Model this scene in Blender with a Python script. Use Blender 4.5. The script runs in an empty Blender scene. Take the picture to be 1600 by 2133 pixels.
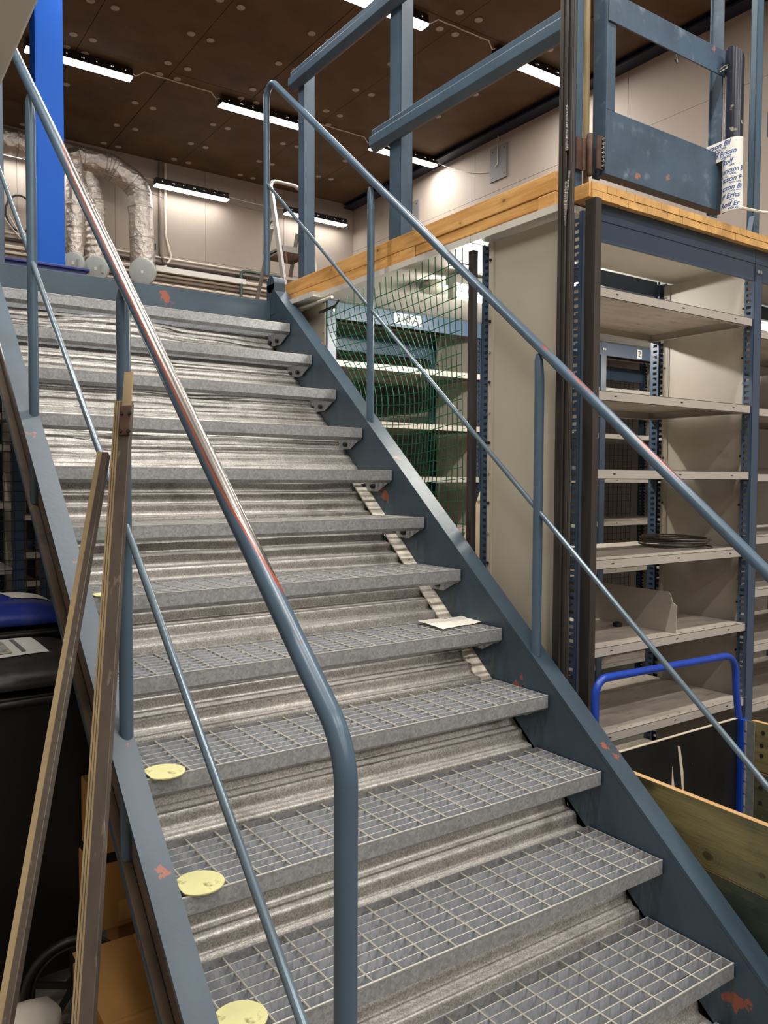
import bpy, math, random
from mathutils import Vector, Matrix
random.seed(7)
S = bpy.context.scene
COL = S.collection
PI = math.pi
# ------------------------------------------------------------------ camera, world, exposure
YAW, PITCH, ROLL = 0.60507, -0.04079, 0.00461
CAM = (-1.9938, -0.9734, 1.6892)
_f = Vector((math.sin(YAW) * math.cos(PITCH), math.cos(YAW) * math.cos(PITCH), math.sin(PITCH)))
_r = Vector((math.cos(YAW), -math.sin(YAW), 0)); _u = _r.cross(_f)
_r2 = math.cos(ROLL) * _r + math.sin(ROLL) * _u; _u2 = -math.sin(ROLL) * _r + math.cos(ROLL) * _u
cd = bpy.data.cameras.new('camera'); cam = bpy.data.objects.new('camera', cd); COL.objects.link(cam)
cd.sensor_fit = 'HORIZONTAL'; cd.sensor_width = 36.0; cd.lens = 1673.77 / 1600 * 36
cd.clip_start = 0.02; cd.clip_end = 100
cam.matrix_world = Matrix(((_r2.x, _u2.x, -_f.x, CAM[0]), (_r2.y, _u2.y, -_f.y, CAM[1]), (_r2.z, _u2.z, -_f.z, CAM[2]), (0, 0, 0, 1)))
S.camera = cam
w = bpy.data.worlds.new('world'); S.world = w; w.use_nodes = True
w.node_tree.nodes['Background'].inputs[0].default_value = (1, .95, .9, 1)
w.node_tree.nodes['Background'].inputs[1].default_value = 0.02
S.view_settings.view_transform = 'Standard'; S.view_settings.look = 'None'
S.view_settings.gamma = 1.0; S.view_settings.use_curve_mapping = False
S.view_settings.exposure = 0.0
LAMP_W = 50.0      # ceiling luminaires
WALL_W = 7.0      # luminaires along the back wall
AISLE_W = 60.0     # luminaires under the deck
LAMP_COL = (1.0, 0.97, 0.93)
AISLE_COL = (1.0, 0.97, 0.90)

# ------------------------------------------------------------------ helpers
def srgb(r, g, b):
    f = lambda c: (c / 255 / 12.92) if c / 255 <= .04045 else ((c / 255 + .055) / 1.055) ** 2.4
    return (f(r), f(g), f(b), 1)
WLOC = {}
def wl(o): return WLOC.get(o.name, Vector((0, 0, 0))) if o else Vector((0, 0, 0))
class MB:
    def __init__(s): s.v = []; s.f = []; s.m = []; s.cur = 0
    def add(s, vs, fs):
        n = len(s.v); s.v += [Vector(p) for p in vs]
        s.f += [tuple(i + n for i in f) for f in fs]; s.m += [s.cur] * len(fs); return s
    def box(s, x0, x1, y0, y1, z0, z1):
        return s.add([(x0, y0, z0), (x1, y0, z0), (x1, y1, z0), (x0, y1, z0), (x0, y0, z1), (x1, y0, z1), (x1, y1, z1), (x0, y1, z1)],
                     [(3, 2, 1, 0), (4, 5, 6, 7), (0, 1, 5, 4), (1, 2, 6, 5), (2, 3, 7, 6), (3, 0, 4, 7)])
    def bar(s, p0, p1, wd, ht, up=(0, 0, 1)):
        p0 = Vector(p0); p1 = Vector(p1); d = (p1 - p0).normalized(); a = d.cross(Vector(up)).normalized(); b = a.cross(d)
        a *= wd / 2; b *= ht / 2; vs = []
        for p in (p0, p1): vs += [p - a - b, p + a - b, p + a + b, p - a + b]
        return s.add(vs, [(0, 1, 2, 3), (7, 6, 5, 4), (0, 4, 5, 1), (1, 5, 6, 2), (2, 6, 7, 3), (3, 7, 4, 0)])
    def tube(s, path, r, n=12, cap=True, closed=False):
        P = [Vector(p) for p in path]; R = r if isinstance(r, (list, tuple)) else [r] * len(P)
        m = len(P); vs = []; ref = None
        for i, p in enumerate(P):
            if closed: t = P[(i + 1) % m] - P[i - 1]
            else: t = P[min(i + 1, m - 1)] - P[max(i - 1, 0)]
            t.normalize()
            if ref is None: ref = t.orthogonal().normalized()
            ref = (ref - t * ref.dot(t)).normalized(); b = t.cross(ref)
            for k in range(n):
                a = 2 * PI * k / n; vs.append(p + (ref * math.cos(a) + b * math.sin(a)) * R[i])
        fs = []
        for i in range(m if closed else m - 1):
            j = (i + 1) % m
            for k in range(n):
                k2 = (k + 1) % n; fs.append((i * n + k, i * n + k2, j * n + k2, j * n + k))
        if cap and not closed: fs += [tuple(range(n - 1, -1, -1)), tuple((m - 1) * n + k for k in range(n))]
        return s.add(vs, fs)
    def prism(s, poly, axis, a0, a1):
        n = len(poly); mk = {'x': lambda p, a: (a, p[0], p[1]), 'y': lambda p, a: (p[0], a, p[1]), 'z': lambda p, a: (p[0], p[1], a)}[axis]
        ar = sum(poly[i][0] * poly[(i + 1) % n][1] - poly[(i + 1) % n][0] * poly[i][1] for i in range(n))
        if (ar < 0) != (axis == 'y'): poly = poly[::-1]
        vs = [mk(p, a0) for p in poly] + [mk(p, a1) for p in poly]
        fs = [tuple(range(n - 1, -1, -1)), tuple(range(n, 2 * n))] + [(i, (i + 1) % n, n + (i + 1) % n, n + i) for i in range(n)]
        return s.add(vs, fs)
    def grid(s, fn, nu, nv):
        vs = [fn(i / nu, j / nv) for j in range(nv + 1) for i in range(nu + 1)]
        return s.add(vs, [(j * (nu + 1) + i, j * (nu + 1) + i + 1, (j + 1) * (nu + 1) + i + 1, (j + 1) * (nu + 1) + i) for j in range(nv) for i in range(nu)])
    def build(s, name, mats, parent=None, smooth=False, bevel=0, loc=None, solid=0, angle=40):
        me = bpy.data.meshes.new(name)
        off = wl(parent)
        if loc is not None: base = Vector(loc)
        elif parent is None and s.v:
            mn = [min(p[i] for p in s.v) for i in range(3)]; mx = [max(p[i] for p in s.v) for i in range(3)]
            base = Vector(((mn[0] + mx[0]) / 2, (mn[1] + mx[1]) / 2, mn[2]))
        else: base = off
        me.from_pydata([tuple(p - base) for p in s.v], [], s.f)
        if not isinstance(mats, (list, tuple)): mats = [mats]
        for m in mats: me.materials.append(m)
        if len(mats) > 1: me.polygons.foreach_set('material_index', s.m)
        if smooth:
            me.polygons.foreach_set('use_smooth', [True] * len(me.polygons)); me.set_sharp_from_angle(angle=math.radians(angle))
        me.update()
        o = bpy.data.objects.new(name, me); COL.objects.link(o)
        o.location = base - off; WLOC[o.name] = base
        if parent: o.parent = parent
        if bevel:
            b = o.modifiers.new('bevel', 'BEVEL'); b.width = bevel; b.segments = 2; b.limit_method = 'ANGLE'
        if solid:
            q = o.modifiers.new('solid', 'SOLIDIFY'); q.thickness = solid; q.offset = -1
        return o
def thing(name, label, cat, loc=(0, 0, 0), group=None):
    o = bpy.data.objects.new(name, None); COL.objects.link(o); o.location = loc; WLOC[o.name] = Vector(loc)
    o.empty_display_size = .05
    o['label'] = label; o['category'] = cat
    if group: o['group'] = group
    return o
def tag(o, label, cat, group=None):
    o['label'] = label; o['category'] = cat
    if group: o['group'] = group
    return o
def struct(o): o['kind'] = 'structure'; return o
def inst(o, loc, parent):
    c = o.copy(); COL.objects.link(c); c.parent = parent; c.location = Vector(loc) - wl(parent); WLOC[c.name] = Vector(loc); return c
def fillet(pts, r, n=8):
    P = [Vector(p) for p in pts]; out = [P[0]]
    for i in range(1, len(P) - 1):
        a = (P[i - 1] - P[i]); b = (P[i + 1] - P[i]); rr = r[i - 1] if isinstance(r, (list, tuple)) else r
        an = a.angle(b) / 2; t = min(rr / max(math.tan(an), 1e-3), a.length * .49, b.length * .49); q = t * math.tan(an)
        a.normalize(); b.normalize(); c = P[i] + (a + b).normalized() * (q / math.sin(an))
        s0 = P[i] + a * t - c; s1 = P[i] + b * t - c
        if abs(a.cross(b).length) < 1e-3: out.append(P[i]); continue
        th = s0.angle(s1)
        for k in range(n + 1):
            u = k / n; out.append(c + (s0 * math.sin((1 - u) * th) + s1 * math.sin(u * th)) / math.sin(th))
    out.append(P[-1]); return out
def text_mesh(body, size, shear=0.0, extrude=0.0006, bold=0.0, font_align='CENTER'):
    c = bpy.data.curves.new('writing', 'FONT'); c.body = body; c.size = size; c.shear = shear; c.extrude = extrude; c.offset = bold
    c.align_x = font_align; c.align_y = 'CENTER'; c.resolution_u = 3
    o = bpy.data.objects.new('writing', c); COL.objects.link(o)
    bpy.context.view_layer.update()
    me = bpy.data.meshes.new_from_object(o.evaluated_get(bpy.context.evaluated_depsgraph_get()))
    vs = [v.co.copy() for v in me.vertices]; fs = [tuple(p.vertices) for p in me.polygons]
    bpy.data.objects.remove(o); bpy.data.curves.remove(c); bpy.data.meshes.remove(me)
    return vs, fs

# ------------------------------------------------------------------ materials
def nodes(m):
    m.use_nodes = True; nt = m.node_tree; b = nt.nodes['Principled BSDF']; return nt, b, nt.nodes, nt.links
def mixc(nt, fac, a, b):
    n = nt.nodes.new('ShaderNodeMix'); n.data_type = 'RGBA'; L = nt.links
    for k, v in ((0, fac), (6, a), (7, b)):
        if hasattr(v, 'is_linked') or isinstance(v, bpy.types.NodeSocket): L.new(v, n.inputs[k])
        else: n.inputs[k].default_value = v
    return n.outputs[2]
def ramp(nt, src, lo, hi):
    n = nt.nodes.new('ShaderNodeMapRange'); n.inputs[1].default_value = lo; n.inputs[2].default_value = hi; n.interpolation_type = 'SMOOTHSTEP'
    nt.links.new(src, n.inputs[0]); return n.outputs[0]
def math_(nt, op, a, b=None):
    n = nt.nodes.new('ShaderNodeMath'); n.operation = op
    for k, v in ((0, a), (1, b)):
        if v is None: continue
        if isinstance(v, bpy.types.NodeSocket): nt.links.new(v, n.inputs[k])
        else: n.inputs[k].default_value = v
    return n.outputs[0]
def coord(nt, scale=(1, 1, 1), kind='Object'):
    t = nt.nodes.new('ShaderNodeTexCoord'); mp = nt.nodes.new('ShaderNodeMapping'); mp.inputs['Scale'].default_value = scale
    nt.links.new(t.outputs[kind], mp.inputs[0]); return mp.outputs[0]
def noise(nt, vec, sc, det=4, rough=.55):
    n = nt.nodes.new('ShaderNodeTexNoise'); n.inputs['Scale'].default_value = sc; n.inputs['Detail'].default_value = det
    n.inputs['Roughness'].default_value = rough; nt.links.new(vec, n.inputs['Vector']); return n.outputs['Fac']
def bump(nt, b, h, st, dist=.01):
    n = nt.nodes.new('ShaderNodeBump'); n.inputs['Strength'].default_value = st; n.inputs['Distance'].default_value = dist
    nt.links.new(h, n.inputs['Height']); nt.links.new(n.outputs[0], b.inputs['Normal'])
def sc_(c, k): return (min(c[0] * k, 1), min(c[1] * k, 1), min(c[2] * k, 1), 1)
def mat(name, c, rough=.5, metal=0.0, var=.15, scale=6, stretch=(1, 1, 1), bmp=0, bscale=60, spots=(), spec=.5, roughvar=0.0):
    m = bpy.data.materials.new(name); nt, b, N, L = nodes(m); v = coord(nt, stretch)
    n1 = noise(nt, v, scale)
    out = mixc(nt, ramp(nt, n1, .3, .7), sc_(c, 1 - var), sc_(c, 1 + var))
    for (sc2, ssc, lo, hi) in spots:
        out = mixc(nt, ramp(nt, noise(nt, v, ssc, 6, .6), lo, hi), out, sc2)
    L.new(out, b.inputs['Base Color'])
    b.inputs['Metallic'].default_value = metal; b.inputs['Specular IOR Level'].default_value = spec
    if roughvar:
        r = nt.nodes.new('ShaderNodeMapRange'); r.inputs[3].default_value = rough - roughvar; r.inputs[4].default_value = rough + roughvar
        L.new(n1, r.inputs[0]); L.new(r.outputs[0], b.inputs['Roughness'])
    else: b.inputs['Roughness'].default_value = rough
    if bmp: bump(nt, b, noise(nt, v, bscale, 3), bmp)
    return m
def emis(name, c, st):
    m = bpy.data.materials.new(name); nt, b, N, L = nodes(m)
    b.inputs['Base Color'].default_value = (.8, .8, .8, 1); b.inputs['Emission Color'].default_value = c; b.inputs['Emission Strength'].default_value = st
    return m
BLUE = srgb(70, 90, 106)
PRIMER = srgb(150, 78, 52)
M = {}
M['paint'] = mat('blue grey painted steel', BLUE, .38, 0, .12, 5, spots=[(PRIMER, 9, .70, .72), (srgb(105, 122, 134), 23, .70, .76)], bmp=.05, bscale=90)
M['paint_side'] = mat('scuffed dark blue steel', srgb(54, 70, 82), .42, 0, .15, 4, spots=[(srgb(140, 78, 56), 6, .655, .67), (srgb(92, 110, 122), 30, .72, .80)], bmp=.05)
M['rackblue'] = mat('rack blue enamel', srgb(60, 76, 96), .35, 0, .05, 3)
M['gate'] = mat('scratched gate paint', srgb(66, 84, 100), .4, 0, .18, 5, spots=[(srgb(112, 126, 136), 14, .55, .78), (srgb(150, 106, 88), 9, .655, .69)], bmp=.06)
M['brown_primer_shade'] = mat('brown primer and flange shade', srgb(104, 88, 72), .6, 0, .2, 5, spots=[(srgb(64, 54, 46), 7, .55, .75)])  # primer on the webs, also painted as shade on a bottom flange
M['rawsteel'] = mat('dark mill steel', srgb(74, 68, 64), .45, .55, .25, 4, (6, 6, .6), spots=[(srgb(110, 84, 66), 5, .6, .8)])
M['weld'] = mat('weld bead', srgb(120, 115, 110), .35, .7, .3, 80, bmp=.6, bscale=120)
def galv(name, c, metal, rough, dirt=.5, sp=130, streak=(1, 1, 1), con=.26):
    m = bpy.data.materials.new(name); nt, b, N, L = nodes(m); v = coord(nt, streak)
    vo = N.new('ShaderNodeTexVoronoi'); vo.inputs['Scale'].default_value = sp; vo.inputs['Randomness'].default_value = 1; L.new(v, vo.inputs['Vector'])
    sep = N.new('ShaderNodeSeparateColor'); L.new(vo.outputs['Color'], sep.inputs[0])
    k = math_(nt, 'MULTIPLY', sep.outputs[0], .45); k = math_(nt, 'ADD', k, math_(nt, 'MULTIPLY', noise(nt, v, 18, 6, .7), .6))
    o = mixc(nt, ramp(nt, k, .1, .95), sc_(c, 1 - con), sc_(c, 1 + con))
    o = mixc(nt, math_(nt, 'MULTIPLY', ramp(nt, noise(nt, v, 4, 8, .7), .52, .75), dirt), o, srgb(92, 84, 70))
    L.new(o, b.inputs['Base Color']); b.inputs['Metallic'].default_value = metal; b.inputs['Roughness'].default_value = rough
    bump(nt, b, noise(nt, v, 150, 3), .12, .004); return m
M['galv'] = galv('galvanised tread', srgb(152, 153, 153), .3, .5)
M['galvbar'] = galv('galvanised grating bar', srgb(168, 171, 176), .2, .5, .2, 110, (1, 1, .4))
M['rod'] = mat('galvanised cross rod', srgb(186, 180, 164), .42, .35, .15, 40)
M['lip'] = mat('zinc edge', srgb(200, 196, 186), .4, .35, .1, 20)
M['sheet'] = galv('dirty corrugated zinc sheet', srgb(170, 165, 158), .42, .45, .7, 300, con=.45)
M['sheetedge'] = mat('pale specked sheet edge', srgb(205, 196, 180), .6, 0, .2, 30, spots=[(srgb(90, 80, 70), 60, .62, .7)])
M['bolt'] = mat('bolt steel', srgb(60, 58, 56), .4, .7, .2, 60)
M['zincbolt'] = mat('bright zinc bolt', srgb(190, 190, 186), .3, .7, .1, 60)
M['shelf'] = mat('warm grey shelf enamel', srgb(176, 168, 158), .32, 0, .05, 3, spots=[(srgb(140, 130, 116), 6, .6, .8)])
M['shelfdirty'] = mat('dusty shelf top', srgb(168, 158, 146), .5, 0, .15, 5, (1, 3, 1), spots=[(srgb(120, 106, 92), 9, .55, .75)])
M['panel'] = mat('beige rack gable', srgb(176, 168, 150), .34, 0, .05, 2, spots=[(srgb(196, 188, 168), 12, .70, .80)])
M['creampanel'] = mat('grey side sheet', srgb(168, 160, 148), .4, 0, .06, 3, spots=[(srgb(150, 141, 128), 7, .6, .8)])
M['slot'] = mat('dark slot', (.012, .011, .01, 1), .9)
M['white'] = mat('white ceiling sheet', srgb(205, 200, 188), .55, 0, .05, 3)
M['label'] = mat('white label', srgb(226, 224, 216), .5, 0, .03, 8)
M['ink'] = mat('black print', srgb(34, 34, 36), .6, 0, .05, 30)
M['blueink'] = mat('blue print', srgb(38, 74, 140), .6, 0, .1, 30)
M['paleink'] = mat('faded blue print', srgb(140, 156, 190), .6, 0, .1, 30)
def wood(name, c1, c2, axis, gscale=9, knots=True, extra=None, rough=.6, pts=(), org=(0, 0, 0)):
    m = bpy.data.materials.new(name); nt, b, N, L = nodes(m)
    st = [5.0, 5.0, 5.0]; st['xyz'.index(axis)] = .35
    v = coord(nt, tuple(st)); n1 = noise(nt, v, gscale, 5, .6); n2 = noise(nt, v, gscale * 5, 3, .6)
    o = mixc(nt, ramp(nt, n1, .32, .68), c1, c2)
    o = mixc(nt, math_(nt, 'MULTIPLY', ramp(nt, n2, .5, .8), .35), o, sc_(c1, .6))
    if knots:
        s2 = [3.0, 3.0, 3.0]; s2['xyz'.index(axis)] = 1.6
        vo = N.new('ShaderNodeTexVoronoi'); vo.inputs['Scale'].default_value = 1.6; L.new(coord(nt, tuple(s2)), vo.inputs['Vector'])
        kn = math_(nt, 'SUBTRACT', 1.0, ramp(nt, vo.outputs['Distance'], .05, .16))
        o = mixc(nt, math_(nt, 'MULTIPLY', kn, .8), o, sc_(c1, .32))
    for kx, ky, kz, kr in pts:
        tc = N.new('ShaderNodeTexCoord'); mp = N.new('ShaderNodeMapping'); L.new(tc.outputs['Object'], mp.inputs[0])
        mp.inputs['Location'].default_value = (0, -(ky - org[1]) * .7, -(kz - org[2])); mp.inputs['Scale'].default_value = (0, .7, 1)
        ds = N.new('ShaderNodeVectorMath'); ds.operation = 'LENGTH'; L.new(mp.outputs[0], ds.inputs[0])
        dd = math_(nt, 'ADD', ds.outputs['Value'], math_(nt, 'MULTIPLY', noise(nt, coord(nt), 40, 2), kr * .5))
        rg = math_(nt, 'MULTIPLY', math_(nt, 'ADD', math_(nt, 'SINE', math_(nt, 'MULTIPLY', dd, 16 / kr)), 1.0), math_(nt, 'SUBTRACT', 1.0, ramp(nt, dd, kr * .8, kr * 3.2)))
        o = mixc(nt, math_(nt, 'MULTIPLY', rg, .25), o, sc_(c1, .45))
        o = mixc(nt, math_(nt, 'SUBTRACT', 1.0, ramp(nt, dd, kr * .7, kr * 1.1)), o, sc_(c1, .38))
    if extra: o = mixc(nt, ramp(nt, noise(nt, coord(nt), extra[1], 5, .6), extra[2], extra[3]), o, extra[0])
    L.new(o, b.inputs['Base Color']); b.inputs['Roughness'].default_value = rough
    bump(nt, b, n2, .15, .004); return m
M['wood_y'] = wood('pine beam', srgb(196, 140, 72), srgb(222, 172, 104), 'y', 9, False, pts=[(.118, 1.296, 2.738, .010), (.118, 2.14, 2.745, .009), (.118, 1.80, 2.752, .006), (.118, 2.56, 2.745, .007), (.118, 1.55, 2.72, .006)], org=(.16, .93, 2.62))
M['wood_end'] = mat('pine end grain block', srgb(206, 160, 96), .65, 0, .16, 14, bmp=.1, spots=[(srgb(150, 100, 50), 20, .62, .75)])
M['wood_core'] = mat('dark glue joint', srgb(96, 62, 28), .8, 0, .2, 10)
M['plank'] = wood('green stained plank', srgb(104, 96, 62), srgb(132, 122, 82), 'y', 8, True, (srgb(70, 80, 62), 3, .5, .75), .5, [(.105, .392, .585, .019), (.105, .22, .60, .012), (.1, .02, .64, .014)], (.53, .8, 0))
M['plankdark'] = wood('dark green plank', srgb(62, 66, 48), srgb(88, 90, 64), 'y', 8, True, (srgb(44, 56, 50), 3, .45, .7), .5, [(.10, .230, .488, .019), (.10, .245, .402, .018), (.1, -.1, .44, .012)], (.53, .8, 0))
M['plankedge'] = wood('bare plank edge', srgb(184, 140, 88), srgb(206, 168, 116), 'y', 12, False)
M['stick'] = wood('wooden pole', srgb(150, 126, 88), srgb(186, 164, 124), 'z', 8, False)
M['blackply'] = mat('black plywood', srgb(20, 19, 18), .42, 0, .3, 6, spots=[(srgb(52, 50, 46), 40, .70, .76)])
M['plyraw'] = mat('torn plywood', srgb(206, 192, 170), .7, 0, .1, 20)
M['trolley'] = mat('blue trolley enamel', srgb(22, 62, 160), .32, 0, .08, 8, spots=[(srgb(70, 104, 180), 30, .72, .8)])
M['column'] = mat('bright blue column paint', srgb(2, 84, 184), .5, 0, .04, 2, spots=[(srgb(120, 160, 220), 14, .76, .80)], spec=.2)
M['ceil'] = mat('brown ceiling board', srgb(94, 73, 48), .75, 0, .16, 2.5, spots=[(srgb(70, 55, 37), 1.2, .5, .8), (srgb(136, 104, 62), 9, .66, .78)])
M['ceilback'] = mat('ceiling joint dust', srgb(92, 70, 46), .9, 0, .3, 12)
M['washer'] = mat('grey insulation washer', srgb(176, 168, 160), .5, 0, .08, 10)
M['navy'] = mat('navy edge beam', srgb(26, 34, 58), .5, 0, .1, 3)
M['wall'] = mat('painted concrete wall', srgb(160, 148, 136), .7, 0, .05, 1.2, bmp=.12, bscale=25, spots=[(srgb(138, 124, 111), 2.2, .60, .85)])
M['floor'] = mat('grey concrete floor', srgb(120, 116, 110), .6, 0, .12, 2, bmp=.08)
M['lampbody'] = mat('black lamp housing', srgb(40, 36, 34), .4, .2, .1, 6)
M['lampglow'] = emis('lamp diffuser', (1, .97, .96, 1), 4.0)
M['tubeglow'] = emis('lamp tube', (1, .99, 1, 1), 14.0)
M['hole'] = emis('lit vent hole', (1, .98, .95, 1), .7)
M['cable'] = mat('pale cable', srgb(222, 212, 196), .5, 0, .1, 10)
M['pipe'] = mat('grey conduit', srgb(120, 108, 98), .5, 0, .1, 6)
M['darkpipe'] = mat('dark pipe', srgb(62, 52, 46), .5, 0, .15, 6)
M['greenpipe'] = mat('green pipe', srgb(34, 66, 54), .4, 0, .1, 6)
def foil():
    m = bpy.data.materials.new('crinkled foil'); nt, b, N, L = nodes(m); v = coord(nt)
    L.new(mixc(nt, noise(nt, v, 5), srgb(176, 162, 150), srgb(214, 210, 204)), b.inputs['Base Color']); b.inputs['Metallic'].default_value = .9; b.inputs['Roughness'].default_value = .28
    vo = N.new('ShaderNodeTexVoronoi'); vo.inputs['Scale'].default_value = 16; L.new(v, vo.inputs['Vector'])
    h = math_(nt, 'ADD', vo.outputs['Distance'], noise(nt, v, 26, 5, .7)); bump(nt, b, h, .85, .016); return m
M['foil'] = foil()
M['plastic_grey'] = mat('grey plastic cap', srgb(170, 178, 176), .4, 0, .05, 6)
M['alu'] = mat('aluminium', srgb(205, 202, 196), .3, .7, .06, 8)
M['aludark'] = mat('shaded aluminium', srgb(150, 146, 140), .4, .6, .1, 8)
M['rubber'] = mat('black rubber', srgb(24, 23, 22), .6, 0, .2, 10)
M['bin'] = mat('dusty black bin plastic', srgb(30, 27, 25), .42, 0, .2, 5, spots=[(srgb(76, 66, 54), 9, .56, .78)])
M['binbody'] = mat('black bin plastic', srgb(18, 17, 16), .45, 0, .15, 5)
M['bluelid'] = mat('dusty blue lid plastic', srgb(26, 52, 148), .42, 0, .1, 5, spots=[(srgb(90, 88, 92), 5, .52, .75)])
M['card'] = mat('cardboard', srgb(186, 138, 78), .75, 0, .07, 4, spots=[(srgb(150, 108, 60), 10, .65, .8)])
M['cardedge'] = mat('cut cardboard edge', srgb(206, 160, 100), .8, 0, .1, 20)
M['sack'] = mat('off white plastic sack', srgb(206, 196, 182), .45, 0, .06, 6, bmp=.4, bscale=14)
M['paper'] = mat('white paper', srgb(222, 216, 202), .7, 0, .04, 10)
M['yellow'] = mat('pale yellow disc', srgb(208, 202, 144), .55, 0, .06, 12, spots=[(srgb(112, 100, 60), 22, .56, .70)])
M['bronze'] = mat('anodised bronze profile', srgb(92, 82, 73), .42, .35, .12, 4, (6, 6, .5), spots=[(srgb(132, 120, 106), 6, .6, .7)])
M['bronze_edge'] = mat('pale worn profile face', srgb(158, 138, 104), .45, .25, .15, 10)
M['rust'] = mat('brown steel bracket', srgb(90, 66, 54), .5, .4, .25, 30)
M['greennet'] = mat('green plastic net', srgb(24, 96, 62), .6, 0, .1, 10, spec=.2)
M['darknet'] = mat('dark green net', srgb(20, 70, 50), .6, 0, .1, 10, spec=.2)
M['blacknet'] = mat('black plastic net', srgb(16, 18, 18), .5, 0, .1, 10)
M['coil'] = mat('steel cable', srgb(92, 84, 78), .4, .4, .15, 30)
M['redtag'] = mat('red tag', srgb(196, 66, 48), .5, 0, .05, 20)
M['blacktube'] = mat('scratched navy tube', srgb(34, 38, 50), .25, 0, .2, 8, spots=[(srgb(150, 142, 128), 20, .61, .66)])
M['beige'] = mat('beige casing enamel', srgb(214, 206, 190), .5, 0, .04, 2)
M['discgrey'] = mat('grey beige fitting', srgb(120, 118, 104), .5, 0, .04, 4)
M['pallet'] = mat('printed pale board', srgb(206, 186, 156), .7, 0, .08, 8, spots=[(srgb(130, 116, 96), 20, .62, .66)])
M['crate'] = mat('dark blue crate', srgb(18, 34, 104), .45, 0, .1, 6)
M['switchgrey'] = mat('grey wall plate', srgb(112, 110, 108), .6, 0, .06, 5)
def photo():
    m = bpy.data.materials.new('faded printed picture'); nt, b, N, L = nodes(m); v = coord(nt)
    vo = N.new('ShaderNodeTexVoronoi'); vo.inputs['Scale'].default_value = 45; L.new(v, vo.inputs['Vector'])
    hs = N.new('ShaderNodeHueSaturation'); hs.inputs['Saturation'].default_value = .55; hs.inputs['Value'].default_value = .55; L.new(vo.outputs['Color'], hs.inputs['Color'])
    L.new(hs.outputs[0], b.inputs['Base Color']); b.inputs['Roughness'].default_value = .6; return m
M['photo'] = photo()
def railmat(name, y0, y1, nd, thr, noise_amt=.25):
    """blue paint worn through red primer to bare steel where hands run along the tube"""
    m = bpy.data.materials.new(name); nt, b, N, L = nodes(m); v = coord(nt)
    base = mixc(nt, ramp(nt, noise(nt, v, 5), .3, .7), sc_(BLUE, .9), sc_(BLUE, 1.12))
    base = mixc(nt, ramp(nt, noise(nt, v, 38, 4), .70, .73), base, srgb(92, 52, 44))
    g = N.new('ShaderNodeNewGeometry'); dp = N.new('ShaderNodeVectorMath'); dp.operation = 'DOT_PRODUCT'; L.new(g.outputs['Normal'], dp.inputs[0])
    dp.inputs[1].default_value = Vector(nd).normalized()
    sp = N.new('ShaderNodeSeparateXYZ'); L.new(g.outputs['Position'], sp.inputs[0])
    e = math_(nt, 'MULTIPLY', ramp(nt, sp.outputs['Y'], y0, y0 + .35), math_(nt, 'SUBTRACT', 1.0, ramp(nt, sp.outputs['Y'], y1 - .4, y1)))
    val = math_(nt, 'ADD', dp.outputs['Value'], math_(nt, 'MULTIPLY', math_(nt, 'SUBTRACT', noise(nt, coord(nt, (1, .35, .35)), 22, 5, .6), .5), noise_amt))
    val = math_(nt, 'ADD', val, math_(nt, 'MULTIPLY', math_(nt, 'SUBTRACT', e, 1.0), 1.4))
    pr = ramp(nt, val, thr - .20, thr - .17); ba = ramp(nt, val, thr, thr + .04)
    L.new(mixc(nt, ba, mixc(nt, pr, base, srgb(150, 66, 44)), srgb(150, 142, 136)), b.inputs['Base Color'])
    L.new(ba, b.inputs['Metallic'])
    r = N.new('ShaderNodeMapRange'); r.inputs[3].default_value = .3; r.inputs[4].default_value = .25; L.new(ba, r.inputs[0]); L.new(r.outputs[0], b.inputs['Roughness'])
    return m
M['rail_left'] = railmat('worn left handrail', .05, 1.75, (.55, -.35, .62), .18)
M['rail_right'] = railmat('worn right handrail', .1, 1.35, (-.30, -.30, .9), 1.13, 1.0)
M['railpaint'] = mat('blue grey tube paint', BLUE, .3, 0, .1, 6, spots=[(srgb(96, 56, 46), 34, .73, .76)])
M['midrail'] = mat('shiny blue grey rod', srgb(96, 112, 122), .25, .25, .1, 6)

# ------------------------------------------------------------------ the room
XL, XR, YF, YB, ZC = -5.5, 4.92, -12.5, 9.93, 6.0
f0 = struct(MB().box(XL - .2, XR + .2, YF - .2, YB + .2, -.2, 0).build('floor', M['floor']))
def wall(name, fixed, side, a0, a1, cuts, zcuts):
    """concrete panel wall: backing slab with a panel per bay and a recessed joint between them"""
    b = MB(); t = .006
    if side in 'LR':
        s = 1 if side == 'R' else -1
        b.box(min(fixed + s * .02, fixed + s * .25), max(fixed + s * .02, fixed + s * .25), a0, a1, 0, ZC + .3)
    else:
        s = 1 if side == 'B' else -1
        b.box(a0, a1, min(fixed + s * .02, fixed + s * .25), max(fixed + s * .02, fixed + s * .25), 0, ZC + .3)
    o = struct(b.build(name, M['wall']))
    for i in range(len(cuts) - 1):
        for j in range(len(zcuts) - 1):
            p = MB(); u0, u1 = cuts[i] + .002, cuts[i + 1] - .002; z0, z1 = zcuts[j] + .002, zcuts[j + 1] - .002
            d = random.uniform(-.002, .002)
            if side in 'LR': p.box(min(fixed + d, fixed + s * .02), max(fixed + d, fixed + s * .02), u0, u1, z0, z1)
            else: p.box(u0, u1, min(fixed + d, fixed + s * .02), max(fixed + d, fixed + s * .02), z0, z1)
            p.build('wall_panel', M['wall'], o)
    return o
zc = [0, 1.8, 3.55, 5.28, ZC + .3]
wall('wall_right', XR, 'R', YF, YB, [YF, -10, -7.5, -5, -2.6, -.2, 2.2, 4.6, 7.0, YB], zc)
wall('wall_back', YB, 'B', XL, XR, [XL, -3.6, -1.8, 0, 1.2, 2.46, 3.7, XR], [0, 2.6, 4.75, ZC + .3])
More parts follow.
